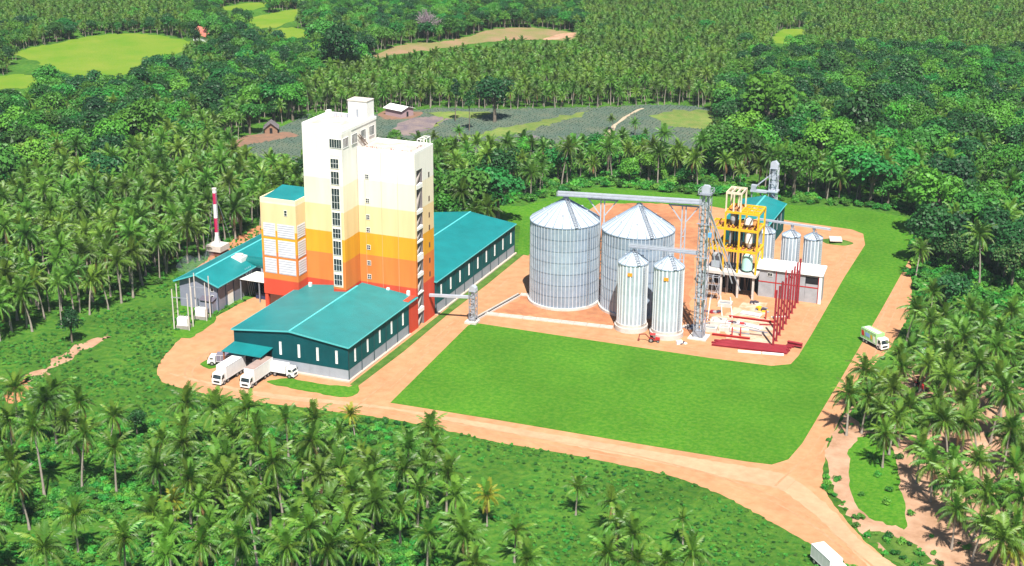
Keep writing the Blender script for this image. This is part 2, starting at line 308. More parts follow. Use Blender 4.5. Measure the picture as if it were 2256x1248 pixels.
# ------------------------------------------------------------------ walls with windows: shared builders
def window(parent, x, y, z, wd, ht, face, nx=2, nz=2, fm=None, deep=.12, gm=None, name='window'):
    """window centred at x,y with sill at z; face '-y' or '+x'; glass set behind a frame with glazing bars"""
    t = .055; f = MB()
    def bx(mb, a0, a1, z0, z1, d0, d1):
        if face == '-y': mb.box(x+a0, x+a1, y-d1, y-d0, z+z0, z+z1)
        else: mb.box(x+d0, x+d1, y+a0, y+a1, z+z0, z+z1)
    h = wd/2
    bx(f, -h, h, 0, t, .01, deep); bx(f, -h, h, ht-t, ht, .01, deep); bx(f, -h, -h+t, t, ht-t, .01, deep); bx(f, h-t, h, t, ht-t, .01, deep)
    for i in range(1, nx): c = -h+wd*i/nx; bx(f, c-t/2, c+t/2, t, ht-t, .01, deep-.02)
    for i in range(1, nz): c = ht*i/nz; bx(f, -h+t, h-t, c-t/2, c+t/2, .01, deep-.035)
    wv = f.build(name, fm or WHITE, parent); gl = MB(); bx(gl, -h+t, h-t, t, ht-t, .012, .045); gl.build('glass', gm or GLASS, wv)
    return wv

# ------------------------------------------------------------------ the mill tower
T = thing('mill_tower', 'tall mill tower painted in red to orange to white bands behind the teal warehouse', 'tower')
def slab(name, b, m, par=T): return MB().box(*b).build(name, m, par)
ZR = 47.2
slab('main_block', (-27.5,-14.75, 32, 44.7, 0, ZR), BAND)
slab('stair_tower', (-17.9,-14.6, 27.2, 31.99, 0, ZR), BAND)
ml = MB()
for b in ((-27.5,-14.6,44.35,44.7), (-27.5,-27.15,32,44.35), (-27.15,-17.9,32,32.35), (-14.95,-14.6,27.2,44.35), (-17.9,-17.55,27.2,32), (-17.55,-14.95,27.2,27.55)): ml.box(*b, ZR+.001, ZR+.7)
ml.build('parapet', WHITE, T)
sb = MB(); ZS = 42.2
sb.box(-14.59, -3.2, 34.5, 44.7, 0, ZS); sb.box(-3.2, 0, 34.5, 35.4, 0, ZS); sb.box(-3.2, 0, 38.65, 44.7, 0, ZS); sb.box(-3.2, 0, 35.4, 38.65, 38.3, ZS)
sb.build('side_block', BAND, T)
slab('low_wall', (-3.2, 0, 30.05, 34.49, 0, 8.3), BAND)
pp = MB()
for b in ((-14.58,-.3,44.4,44.7), (-14.58,0,34.5,34.8), (-.3,0,34.8,44.7)): pp.box(*b, ZS+.001, ZS+.55)
pp.build('parapet', WHITE, T)
slab('roof_slab', (-14.4,-.3,34.8,44.4,ZS+.01,ZS+.06), mat('roof_screed', (.62,.55,.50), .9, col2=(.45,.30,.25), scale=.5))
slab('roof_slab', (-27.15,-15,32.4,44.3,ZR+.01,ZR+.06), MATS['roof_screed'])
# open stair well: landings and flights
ops = [(38.1,34.8),(33.8,28.6),(27.8,24.6),(23.9,21.2),(20.8,17.8),(16.3,13.2),(12.3,8.4),(8.1,4.4),(3.4,0.1)]
for i in range(8):
    z1 = ops[i][1]; z0 = ops[i+1][0]
    slab('stair_landing', (-.75,.05,35.42,38.63,z0,z1), WHITE)
for a, b in ops:
    MB().prism([(35.5,b+.1),(36.4,b+.1),(38.55,a-.5),(38.55,a-.1)], 0, -1.3, -.25).build('stair_flight', CONC, T)
slab('stair_shade_lining', (-3.04,-.06,38.56,38.645,0,38.2), mat('shaft_shade', (.16,.14,.15), .9))  # added grey lining, stair well shade put into its colour
slab('stair_shade_lining', (-3.19,-3.05,35.41,38.64,0,38.2), DARK)  # near-black lining standing in for shade at the back of the well
stz = [(45.9,42.7),(41.9,39.6),(38.9,35.8),(34.9,29.9),(29.2,26.0),(25.3,22.9),(22.3,18.8),(17.9,14.9),(14.1,11.4)]
dz = -.25
sur = mat('window_surround', (.80,.70,.55), .8)
MB().box(-17.75,-15.35,27.14,27.199,10.6,42.4).build('window_surround', sur, T)
window(T, -16.2, 27.2, 44.0, 3.1, 2.1, '-y', 5, 1)
for a, b in stz[1:]: window(T, -16.55, 27.13, b+dz-.1, 2.1, a-b, '-y', 3, max(2, round((a-b)/1.6)))
for y in (29.0, 33.2, 37.6, 42.0): window(T, -14.6, y, 43.9, 2.7, 2.3, '+x', 4, 1)
for z in (36.0,30.2,26.2,23.1,18.8,14.9,11.5):
    window(T, -12.2, 34.5, z-.6, .95, 1.15, '-y', 2, 2); window(T, 0, 42.1, z-.7, .6, 1.2, '+x', 1, 2, fm=mat('bronze_frame', (.10,.07,.06), .6), deep=.07)
# roof structures
slab('penthouse', (-19.9,-15.0,40.6,44.3,ZR+.06,52.0), WHITE); slab('penthouse_roof', (-20.05,-14.9,40.45,44.34,52.001,52.2), CONCW)
window(T, -17.4, 40.6, 48.2, .8, 2.0, '-y', 1, 1, gm=BLOCKW)
slab('roof_hatch', (-27.0,-26.0,42.6,43.8,ZR+.06,48.6), WHITE)
rt = MB()
for x in (-24.5,-23.2,-21.5): rt.cyl((x,42.8,ZR+.06),(x,42.8,ZR+1.0),.4,n=10)
rt.build('roof_vent', STEELW, T)
rl = MB()
for y in (40.2,42.1,44.0): rl.bar((-1.9,y,ZS+.55),(-1.9,y,ZS+2.3),.14); rl.bar((-.4,y,ZS+.55),(-.4,y,ZS+2.3),.14); rl.bar((-1.9,y,ZS+2.3),(-.4,y,ZS+2.3),.14)
for x in (-1.9,-.4): rl.bar((x,40.2,ZS+2.3),(x,44,ZS+2.3),.14)
rl.build('roof_frame', WHITE, T)
st = MB()
for y in (41.0,41.9): st.bar((-14.35, y-6.5, 45.6), (-14.35, y-2.4, ZS+.1), .16)
st.build('roof_ladder', mat('rusty_steel', (.22,.15,.11), .8), T)
rb = MB()
for i in range(26): x = rnd.uniform(-13.5,-2); y = rnd.uniform(35.2,37.5); rb.bar((x,y,ZS+.06),(x,y,ZS+.4),.09)
tag(rb.build('starter_bars', MAROON, T), kind='stuff')
for x in (-12.8,-8.6,-4.4): slab('precast_joint', (x-.03,x+.03,34.46,34.499,8.5,ZS-.2), mat('joint_brown', (.45,.32,.2), .9))  # thin brown strips drawn as panel joints
# bagging annex
slab('annex_block', (-37,-27.52,27.55,38,6.2,29.3), BAND)
for x0 in (-36.9,-32.4,-28.4): slab('annex_pillar', (x0,x0+.8,27.7,28.5,0,6.19), BAND)
slab('annex_undercroft', (-36.9,-27.6,30,37.9,0,6.19), mat('pink_plaster', (.55,.34,.26), .9))
ap = MB()
for b in ((-37,-27.52,27.55,27.8), (-37,-36.75,27.8,38), (-36.75,-27.52,37.75,38), (-27.77,-27.52,27.8,37.75)): ap.box(*b, 29.301, 30.1)
ap.build('parapet', mat('cream_paint', (.80,.68,.45), .8), T)
MB().add([(-36.7,27.85,29.7),(-27.8,27.85,29.7),(-27.8,37.7,30.6),(-36.7,37.7,30.6)], [(0,1,2,3)]).build('annex_roof', TEALR2, T)
PAN = mat('white_louvre_panel', (.60,.60,.66), .6, var=.12, scale=.3)
def louvre(face, a0, a1, z0, z1):
    o = B(a0,a1,27.48,27.54,z0,z1) if face == '-y' else B(-27.51,-27.45,a0,a1,z0,z1)
    o = o.build('louvre_panel', PAN, T); s = MB(); n = max(3, int((z1-z0)/.55))
    for i in range(n):
        z = z0+(i+.5)*(z1-z0)/n
        if face == '-y': s.box(a0+.08,a1-.08,27.42,27.479,z-.06,z+.06)
        else: s.box(-27.449,-27.39,a0+.08,a1-.08,z-.06,z+.06)
    s.build('slats', PAN, o)
for z0, z1 in ((20.7,24.0),(15.9,20.0),(11.6,15.3)):
    louvre('-y',-36.4,-33.2,z0,z1); louvre('-y',-32.6,-28.0,z0,z1); louvre('+x',28.0,31.6,z0,z1)
window(T, -30.2, 27.55, 26.2, .8, 1.4, '-y', 1, 2)
for x, y in ((-26.0,30.5),(-12.5,34.2),(-7.2,34.2),(-1.9,34.2)): slab('roof_cowl', (x-.35,x+.35,y-.35,y+.2,7.6,9.4), WHITE)

# ------------------------------------------------------------------ warehouses
def gable(parent, x0, x1, y0, y1, he, hr, ov=.35, m=TEALR, cut=None):
    xm = (x0+x1)/2; t = .12; dzx = (hr-he)/(xm-x0)
    for sgn, xe in ((-1, x0-ov), (1, x1+ov)):
        ze = he-dzx*ov; yb = y1+ov if cut is None else cut[0 if sgn < 0 else 1]
        MB().prism([(xe,ze+.02),(xm,hr+.02),(xm,hr+.02+t),(xe,ze+.02+t)], 1, y0-ov, yb).build('roof', m, parent)
        MB().box(xe-.16 if sgn < 0 else xe+.001, xe-.001 if sgn < 0 else xe+.16, y0-ov, yb, ze-.12, ze+.1).build('gutter', TEALT, parent)
    yb = y1+ov if cut is None else min(cut)
    MB().prism([(xm-.3,hr+.08),(xm,hr+.2),(xm+.3,hr+.08),(xm,hr+.26)], 1, y0-ov, yb).build('ridge_cap', TEALT, parent)
    for s in (-1, 1):
        xe = x0-ov if s < 0 else x1+ov; ze = he-dzx*ov
        MB().prism([(xe,ze-.2),(xm,hr-.2),(xm,hr+.15),(xe,ze+.15)], 1, y0-ov-.06, y0-ov-.002).build('barge_board', TEALT, parent)
def slit(parent, x, y, z0, z1, face, w=.55):
    return window(parent, x, y, z0, w, z1-z0, face, 1, 3, fm=WHITE, gm=mat('translucent_sheet', (.55,.60,.64), .5))
W1 = thing('warehouse', 'teal roofed warehouse with loading canopy in front of the banded tower', 'warehouse')
zp = 2.6
for x0, x1 in ((-28.4,-27.6),(-18.9,-14.2),(-14.2,-9.5),(-9.5,-4.7),(-4.7,0)): MB().box(x0+.02,x1-.02,0,.25,.35,zp).build('block_panel', BLOCKW, W1)
fw = MB()
fw.prism([(-18.9,zp),(0,zp),(0,8),(-14.2,9.58),(-18.9,9.05)], 1, -.02, .12); fw.prism([(-28.4,4.5),(-18.9,4.5),(-18.9,9.05),(-28.4,8)], 1, -.02, .12); fw.box(-28.4,-27.6,-.02,.12,zp,4.5)
fw.build('front_cladding', TEALW, W1)
for i in range(5): MB().box(-.25,0,.25+i*5.95+.03,.25+(i+1)*5.95-.03,.35,zp).build('block_panel', BLOCKW, W1); MB().box(-.1,.03,.13+i*5.97,.13+(i+1)*5.97,zp,8).build('side_cladding', TEALWY, W1)
for i in range(6):
    y = .25+i*5.95 if i else .12
    MB().box(.0311,.13,y-.1,y+.1,.3,7.9).build('column', mat('dark_column', (.012,.05,.06), .6), W1)
for i in range(5): slit(W1, .03, 3.1+i*5.95, 3.6, 6.6, '+x')
for x in (-16.6,-12.0,-7.4,-2.75): slit(W1, x, -.02, 3.75, 6.75, '-y')
MB().box(-28.4,-28.2,.12,28,0,8).build('side_wall', TEALWY, W1)
MB().box(-28.9,.5,-.7,30.5,.001,.34).build('footing_apron', mat('apron_concrete', (.60,.47,.38), .9, var=.2), W1)
MB().box(-27.6,-18.9,1.2,1.3,.35,4.49).build('bay_shade_sheet', DARK, W1)  # near-black sheet stands in for the unlit loading bay
gable(W1, -28.4, 0, 0, 30, 8, 9.6, cut=(31.95,34.4))
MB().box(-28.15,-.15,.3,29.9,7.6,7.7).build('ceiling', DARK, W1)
MB().prism([(-.03,4.95),(-5.4,4.62),(-5.4,4.72),(-.03,5.07)], 0, -28.4, -18.5).build('canopy', TEALR2, W1)
for x in (-28.0,-18.9): MB().bar((x,-5.0,0),(x,-5.0,4.6),.3).build('canopy_post', mat('brown_post', (.25,.09,.05), .8), W1)
W2 = thing('warehouse', 'long teal roofed warehouse running back behind the banded tower', 'warehouse')
W2H = 8.6
for i in range(9):
    y0 = 44.9+i*5.7; MB().box(.02,.27,y0+.03,y0+5.67,.35,2.7).build('block_panel', BLOCKW, W2); MB().box(.15,.30,y0,y0+5.7,2.7,W2H).build('side_cladding', TEALWY, W2)
    slit(W2, .30, y0+2.85, 3.9, 6.9, '+x')
for i in range(10): MB().box(.3011,.39,44.9+i*5.7-.1,44.9+i*5.7+.1,.3,W2H-.1).build('column', MATS['dark_column'], W2)
MB().prism([(-26,.3),(.14,.3),(.14,W2H),(-13,10.3),(-26,W2H)], 1, 96.0, 96.2).build('end_wall', TEALW, W2)
MB().prism([(-26,.3),(.14,.3),(.14,W2H),(-13,10.3),(-26,W2H)], 1, 44.9, 45.1).build('end_wall', TEALW, W2)
MB().box(-26.2,-26,44.9,96.2,.3,W2H).build('side_wall', TEALWY, W2)
MB().box(-26.6,.75,44.8,96.9,.001,.34).build('footing_apron', MATS['apron_concrete'], W2)
gable(W2, -26.2, .3, 44.85, 96.2, W2H, 10.4)

# grey boiler house with teal roof
BH = thing('boiler_house', 'grey walled boiler house with long teal roof left of the banded tower', 'building')
x0, x1, y0, y1, he, hr = -60.3, -49.6, 26.4, 70, 7.0, 9.0
xm = (x0+x1)/2
MB().prism([(x0,0),(x1,0),(x1,he),(xm,hr),(x0,he)], 1, y0, y0+.2).build('front_wall', GREYW, BH)
for i in range(4): MB().box(x1-.2,x1,y0+.2+i*3.6,y0+.2+(i+1)*3.6,0,he).build('side_wall', GREYW, BH)
for i in range(5): MB().box(x1+.001,x1+.14,y0+i*3.6-.02,y0+i*3.6+.2,0,he-.1).build('column', mat('slate_column', (.05,.08,.13), .7), BH)
MB().box(x0,x0+.2,y0+.2,y1,0,he).build('side_wall', GREYW, BH); MB().box(x1-.2,x1,y0+14.7,y1,0,he).build('side_wall', GREYW, BH)
gable(BH, x0, x1, y0, y1, he, hr, ov=1.0)
for i in range(4): window(BH, x1, y0+1.5+i*3.6, 5.4, 1.1, 1.1, '+x', 2, 1, gm=DARK)
MB().box(x1+.001,x1+.06,y0+4.6,y0+7,0.02,3.6).build('door', WHITE, BH)
window(BH, x1-1.4, y0, 4.9, .8, 1.0, '-y', 1, 1, gm=DARK); window(BH, x1-1.4, y0, 3.2, .8, .8, '-y', 1, 1, gm=DARK)
MB().prism([(y0-2.0,3.0),(y0-.01,3.5),(y0-.01,3.6),(y0-2.0,3.1)], 0, x1-4.2, x1-.2).build('porch_roof', mat('porch_sheet', (.10,.09,.12), .8), BH)
MB().box(x1-3.9,x1-.4,y0-1.7,y0-.02,0,2.9).build('porch', GREYW, BH)
for i in range(4): MB().bar((x1+1.6,y0+12.2+i*.8,.1),(x1+.4,y0+12.4+i*.8,7.2),.13).build('flue_pipe', STEELW, BH)
DC = thing('dust_collector', 'white square dust collector between boiler house roof and tower', 'collector', (-52.9,42.2,0))
B(-1.5,1.5,-1.5,1.5,4.5,9.0).build('casing', WHITE, DC); MB().cyl((0,0,9),(0,0,9.5),1.1,n=14).build('lid', CONCW, DC)
for x in (-1.3,1.3):
    for y in (-1.3,1.3): MB().bar((x,y,0),(x,y,4.5),.2).build('leg', STEEL, DC)
HD = thing('horizontal_drum', 'dark teal horizontal drum beside the annex of the tower', 'tank', (-47,44,0))
MB().cyl((-5.0,0,7.3),(9.5,0,7.3),1.35,n=20).build('shell', mat('teal_tank', (.004,.12,.12), .45), HD, smooth=False)
for x in (-3.5,0,4,8): B(x-.2,x+.2,-1,1,0,6.2).build('saddle', STEEL, HD)
CS = thing('open_shed', 'open sided shed with white lean-to roof between boiler house and tower', 'shed', (-44,40,0))
MB().prism([(-4.6,5.5),(3.5,4.9),(3.5,5.05),(-4.6,5.65)], 0, -5.2, 6.8).build('roof', WHITE, CS)
B(-4.8,6.4,3.0,3.3,0,4.8).build('shed_shade_sheet', DARK, CS)  # shed's dark interior put into the colour of this sheet
for x in (-4.8,.5,6.3): MB().bar((x,-4.2,0),(x,-4.2,5.4),.25).build('post', STEEL, CS)
pc = MB(); pc.box(-2,1,-2,0,0,1.5); pc.cyl((2.5,-1,0),(2.5,-1,1.6),.7)
pc.build('parked_machinery', mat('navy_machine', (.03,.04,.10), .5), CS)
# chimney
CH = thing('chimney', 'white chimney with two crimson bands left of the boiler house', 'chimney', (-74,64.8,0))
B(-1.9,1.9,-1.9,1.9,0,1.3).build('brick_base', mat('brown_brick', (.20,.08,.06), .9, var=.3, scale=1.5), CH); B(-2.3,2.3,-2.3,2.3,1.31,2.9).build('plinth', CONCW, CH)
MB().cyl((0,0,2.91),(0,0,5.2),1.0,.56,n=18).build('flare', WHITE, CH)
CRIM = mat('crimson_paint', (.55,.02,.10), .6, var=.3)
for a, b, m, nm in ((5.2,6.3,WHITE,'white_band'),(6.3,10.3,CRIM,'crimson_band'),(10.3,14.2,WHITE,'white_band'),(14.2,17.3,CRIM,'crimson_band'),(17.3,18.2,WHITE,'white_band')):
    MB().cyl((0,0,a+.001),(0,0,b),.56,n=18).build(nm, m, CH)
MB().cyl((0,0,18.21),(0,0,18.6),.64,n=18).build('rim', CONCW, CH)
ld = MB()
for x in (.65,1.0): ld.bar((x,-.5,2.9),(x,-.5,18),.06)
for i in range(30): ld.bar((.65,-.5,3+i*.5),(1.0,-.5,3+i*.5),.05)
ld.build('ladder', STEEL, CH)
for a in (20,140,260): MB().bar((math.cos(math.radians(a))*5,math.sin(math.radians(a))*5,0),(math.cos(math.radians(a))*.7,math.sin(math.radians(a))*.7,15),.05).build('stay_wire', STEEL, CH)
# transformer stands
def transformer(x, y, label, h):
    t = thing('transformer_stand', label, 'transformer', (x,y,0), .15, 'transformer stands beside the boiler house')
    for px, py, hh in ((-1.9,-1.2,h),(1.9,-1.2,h*.92),(-1.9,1.2,h*1.05),(1.7,1.4,h)): MB().cyl((px,py,0),(px,py,hh),.16,.12,n=8).build('pole', CONCW, t)
    B(-1.3,1.3,-.8,.8,.9,2.7).build('transformer_case', WHITE, t); B(-1.5,1.5,-1,1,0,.89).build('plinth', CONC, t)
    for i in (-.8,0,.8): MB().cyl((i,0,2.71),(i,0,3.3),.1,n=8).build('bushing', mat('porcelain', (.25,.25,.28), .3), t)
    MB().bar((-2.2,-1.2,h*.8),(2.2,-1.2,h*.8),.14).build('cross_arm', STEEL, t)
transformer(-50.9,13.6, 'white transformer box between four tall poles farther from the boiler house', 10)
transformer(-50.6,20.6, 'white transformer box between tall poles against the boiler house gable', 10.5)
# ------------------------------------------------------------------ silos
HOOP = mat('silo_hoop', (.20,.27,.36), .5, .3)
STEELP = mat('white_stiffener', (.80,.84,.88), .45, .15, var=.1, scale=.6)
def silo(x, y, r, zb, h, a, label, ns, nt_, nr, base_h, badge=False):
    t = thing('silo', label, 'silo', (x,y,0), 0, 'galvanised grain silos')
    MB().cyl((0,0,0),(0,0,base_h),r+.55,n=40).build('base_ring', CONCW, t)
    MB().cyl((0,0,base_h+.01),(0,0,zb),r+.25,n=40).build('footing', CONCW, t) if zb > base_h+.05 else None
    N = ns
    for i in range(nt_):
        z0 = zb+.01+(h-zb)*i/nt_; z1 = zb+(h-zb)*(i+1)/nt_; mb = MB()
        for k in range(N):
            a0 = 2*math.pi*k/N; a1 = 2*math.pi*(k+1)/N
            # sheet bulges a little between its stiffeners
            P = []
            for q in range(4):
                aa = a0+(a1-a0)*q/3; rr = r+(.05 if q in (1, 2) else 0); P.append((rr*math.cos(aa), rr*math.sin(aa)))
            for q in range(3): mb.add([(*P[q],z0),(*P[q+1],z0),(*P[q+1],z1),(*P[q],z1)], [(0,1,2,3)])
        w_ = mb.build('wall_ring', SILO if r > 5 else mat('silo_pale_sheet', (.44,.52,.61), .4, .3, var=.15, scale=.5, rand=.06), t, fix=False)
        if r < 5: continue
        hb = MB(); hb.cyl((0,0,z1-.12),(0,0,z1-.01),r+.12,n=N,cap=False); hb.build('hoop', HOOP, w_, fix=False)
    rb = MB()
    for k in range(N):
        aa = 2*math.pi*k/N; c, s_ = math.cos(aa), math.sin(aa); wv = .075 if r > 5 else .16 if r > 3 else .12
        q = [(r-.02,-wv),(r+.14,-wv),(r+.14,wv),(r-.02,wv)]
        vs = [(u*c-v*s_, u*s_+v*c, z) for z in (zb, h) for u, v in q]
        rb.add(vs, [(0,1,5,4),(1,2,6,5),(2,3,7,6),(3,2,1,0),(4,5,6,7)])
    tag(rb.build('stiffeners', RIBM if r > 5 else STEELP, t), kind='stuff')
    MB().cyl((0,0,h+.001),(0,0,h+.16),r+.22,r+.18,n=48).build('eave_ring', SILO, t)
    rt = r*.08
    for k in range(nr):
        a0 = 2*math.pi*k/nr; a1 = 2*math.pi*(k+1)/nr; e0 = (a1-a0)*.06
        A0, A1 = a0+e0, a1-e0; hb, ht = h+.2, a
        v = [((r+.15)*math.cos(A0),(r+.15)*math.sin(A0),hb),((r+.15)*math.cos((a0+a1)/2),(r+.15)*math.sin((a0+a1)/2),hb),((r+.15)*math.cos(A1),(r+.15)*math.sin(A1),hb),(rt*math.cos(A1),rt*math.sin(A1),ht),(rt*math.cos(A0),rt*math.sin(A0),ht)]
        MB().add(v, [(0,1,2,3,4)]).build('roof_panel', SILOR, t)
    sm = MB()
    for k in range(nr):
        aa = 2*math.pi*k/nr; d = Vector((math.cos(aa),math.sin(aa),0)); sm.bar(d*(r+.12)+Vector((0,0,h+.26)), d*rt+Vector((0,0,a+.08)), .16, .16)
    sm.build('roof_seams', SILO, t)
    MB().cyl((0,0,a-.2),(0,0,a+.55),rt*1.25,rt*.9,n=16).build('apex_cap', STEELW, t)
    # ladder up the roof and the wall, vents on the eave
    la = MB(); aa = math.radians(-52); d = Vector((math.cos(aa),math.sin(aa),0)); p = Vector((-math.sin(aa),math.cos(aa),0))
    for s_ in (-.4,.4):
        la.bar(d*(r+.35)+p*s_+Vector((0,0,h+.5)), d*rt+p*s_+Vector((0,0,a+.7)), .09)
    n = int(r*2.2)
    for i in range(n):
        u = i/n; q = d*((r+.35)*(1-u)+rt*u)+Vector((0,0,(h+.35)*(1-u)+(a+.45)*u)); la.bar(q-p*.4, q+p*.4, .12); la.bar(q-p*.4,q-p*.4+Vector((0,0,.8)),.05); la.bar(q+p*.4,q+p*.4+Vector((0,0,.8)),.05)
    la.build('roof_stair', STEEL, t)
    lw = MB(); aa = math.radians(-30); d = Vector((math.cos(aa),math.sin(aa),0)); p = Vector((-math.sin(aa),math.cos(aa),0))
    for s_ in (-.28,.28): lw.bar(d*(r+.5)+p*s_+Vector((0,0,zb)), d*(r+.5)+p*s_+Vector((0,0,h)), .07)
    for i in range(int((h-zb)/.6)): z = zb+.3+i*.6; lw.bar(d*(r+.5)-p*.28+Vector((0,0,z)), d*(r+.5)+p*.28+Vector((0,0,z)), .05)
    lw.build('wall_ladder', STEEL, t)
    if r > 3:
        for k in range(8 if r > 5 else 5):
            aa = 2*math.pi*(k+.3)/(8 if r > 5 else 5); q = Vector((math.cos(aa)*r*.62,math.sin(aa)*r*.62,h+.2+(a-h-.2)*.38)); MB().cyl(q,q+Vector((0,0,.55)),.32,.28,n=8).build('roof_vent', STEELW, t)
    if badge:
        aa = math.radians(-84); MB().box(-.55,.55,-.04,0,0,.8).build('badge', mat('orange_badge', (.75,.28,.02), .5), t, ((r+.2)*math.cos(aa),(r+.2)*math.sin(aa),h-2.4), aa+math.pi/2)
    return t
silo(25.0,67.6,8.55,.65,20.9,26.0,'big galvanised grain silo standing nearer the warehouse',58,7,24,.65)
silo(43.2,69.6,8.75,.65,20.1,25.9,'big galvanised grain silo standing behind the two slender silos',58,7,24,.65)
silo(46.7,54.6,3.42,1.9,16.6,19.3,'slender silo with orange badge standing farther from the bucket elevator',22,6,14,1.2,True)
silo(55.7,53.6,3.42,1.9,17.0,19.7,'slender silo with orange badge standing next to the bucket elevator',22,6,14,1.2,True)
for x, y, l in ((67.3,104.7,'small hopper silo half hidden behind the yellow steel frame'),(74,104,'small hopper silo in the middle of the row behind the block building'),(79.7,104,'small hopper silo at the end of the row beside the mound')):
    silo(x,y,2.28,.5,12.2,13.7,l,16,4,12,.5)
# lattice towers
def lattice(mb, x, y, w_, z0, z1, n, t=.16):
    c = [(x-w_/2,y-w_/2),(x+w_/2,y-w_/2),(x+w_/2,y+w_/2),(x-w_/2,y+w_/2)]
    for q in c: mb.bar((*q,z0),(*q,z1),t*1.3)
    for i in range(n):
        a = z0+(z1-z0)*i/n; b = z0+(z1-z0)*(i+1)/n
        for k in range(4):
            p, q = c[k], c[(k+1) % 4]; mb.bar((*p,b),(*q,b),t); mb.bar((*p,a) if i % 2 else (*q,a),(*q,b) if i % 2 else (*p,b),t*.8)
EL = thing('bucket_elevator', 'tall lattice bucket elevator right of the slender silos', 'elevator', (63.2,55,0))
mb = MB(); lattice(mb,0,0,2.2,0,35,14,.12); mb.build('lattice_frame', STEEL, EL)
for x in (-.5,.5): B(x-.28,x+.28,-.3,.3,1.0,35.2).build('elevator_leg', STEELW, EL)
B(-1.1,1.1,-.8,.8,.05,1.8).build('boot', STEEL, EL)
B(-1.4,1.4,-1.4,1.4,34.85,35.0).build('head_platform', STEEL, EL)
MB().prism([(-.9,35.05),(.9,35.05),(.9,36.5),(.6,36.9),(-.6,36.9),(-.9,36.5)],1,-.5,.5).build('head_housing', STEELW, EL)
rl = MB()
for k, (p, q) in enumerate((((-1.5,-1.5),(1.5,-1.5)),((1.5,-1.5),(1.5,1.5)),((1.5,1.5),(-1.5,1.5)),((-1.5,1.5),(-1.5,-1.5)))):
    for z in (35.5,36.1): rl.bar((*p,z),(*q,z),.07)
    rl.bar((*p,35),(*p,36.1),.09)
rl.build('head_railing', STEELW, EL)
MB().bar((-.6,.8,34.6),(-4.4,16.4,28.4),.45).build('spout', STEELW, EL)
for z in (10,20,28): B(-1.5,1.5,-1.6,-1.15,z,z+.1).build('rest_platform', STEEL, EL)
B(1.16,1.9,-1.2,-.4,25.0,26.0).build('drive_motor', mat('blue_motor', (.12,.35,.6), .5), EL)
B(-2.2,2.2,-2.2,2.2,.0,.3).build('plinth', CONCW, EL)
for i in range(4): MB().bar((-.3+.5*i,-.5,34-i),(3.0+i*1.5,1+2*i,17-i*2.2),.2).build('spout', STEELW, EL)
def conveyor(name, label, a, b, w_, h, walk=True):
    a = Vector(a); b = Vector(b); t = thing(name, label, 'conveyor', a); d = b-a
    MB().bar((0,0,0), d, w_, h).build('trough', STEELW, t)
    p = d.cross(Vector((0,0,1))).normalized()*(w_*.95)
    if walk:
        MB().bar(p-Vector((0,0,h*.4)), p+d-Vector((0,0,h*.4)), .9, .1).build('walkway', STEEL, t); r = MB(); n = max(4, int(d.length/2.2))
        for o in (p*1.7, p*.55): r.bar(o+Vector((0,0,.7)), o+d+Vector((0,0,.7)), .07); r.bar(o+Vector((0,0,.2)), o+d+Vector((0,0,.2)), .05)
        for i in range(n+1):
            for o in (p*1.7,): q = o+d*i/n; r.bar(q-Vector((0,0,h*.4)), q+Vector((0,0,.7)), .07)
        r.build('railing', STEELW, t)
    return t
conveyor('conveyor_gallery','long galvanised conveyor gallery over the tops of the big silos',(23.2,66.9,27.5),(58.6,71.7,28.0),.8,.9)
c2 = conveyor('conveyor_gallery','short conveyor over the tops of the two slender silos',(45.7,54.6,20.6),(62.2,54.8,20.8),.6,.6)
for i, (x, y) in enumerate(((34.3,68.4),(54.0,71.1))):
    t = thing('support_trestle', ['Y headed trestle under the gallery between the two big silos','Y headed trestle under the gallery beside the bucket elevator'][i], 'trestle', (x,y,0), .13, 'trestles under the conveyor gallery')
    for s in (-.45,.45): MB().bar((s,0,0),(s,0,26.6),.3).build('post', STEELW, t)
    for s in (-1,1): MB().bar((s*.45,0,22.6),(s*3.4,0,26.5),.24).build('strut', STEELW, t)
    MB().bar((-3.8,0,26.7),(3.8,0,26.7),.35).build('head_beam', STEEL, t)
    b_ = MB()
    for k in range(7): b_.bar((-.45,0,3*k+1),(.45,0,3*k+3.5),.14); b_.bar((-.45,0,3*k+1),(.45,0,3*k+1),.14)
    b_.build('bracing', STEELW, t)
SE = thing('boot_elevator', 'short lattice elevator standing in the dirt road beside the warehouse', 'elevator', (10.6,43.6,0))
mb = MB(); lattice(mb,0,0,1.5,0,8,6,.12); mb.build('lattice_frame', STEEL, SE)
B(-.4,.4,-.4,.4,.4,8.2).build('elevator_leg', STEELW, SE); MB().prism([(-.9,8.0),(.9,8.0),(.8,8.9),(.3,9.4),(-.3,9.4),(-.8,8.9)],1,-.7,.7).build('head_housing', STEELW, SE)
B(-1.6,1.3,-1.6,1.2,0,.5).build('plinth', CONCW, SE)
conveyor('transfer_conveyor','level conveyor from the short elevator into the foot of the tower',(.1,41.5,6.2),(9.9,43.5,6.4),.7,.6,False)
for i, (a, b, nm) in enumerate((((10.4,45.2),(13.9,66.2),'low concrete trench kerb running back along the dirt road'),((11.2,50.0),(42.8,52.9),'low concrete trench kerb in front of the big silos'),((14.0,66.0),(16.8,66.6),'short trench kerb at the foot of the big silo'))):
    a = Vector((*a,0)); b = Vector((*b,0)); d = b-a; t = thing('trench_kerb', nm, 'kerb', a); n = max(2, int(d.length/3)); p = d.cross(Vector((0,0,1))).normalized()*.55
    for k in range(n):
        for s in (-1,1): MB().bar(d*(k/n)+p*s+Vector((0,0,.2)), d*((k+.97)/n)+p*s+Vector((0,0,.2)), .22, .4).build('kerb_block', CONCW, t)
    MB().bar(Vector((0,0,.06)), d+Vector((0,0,.06)), .8, .1).build('trench_floor', DARK if i == 0 else CONC, t)

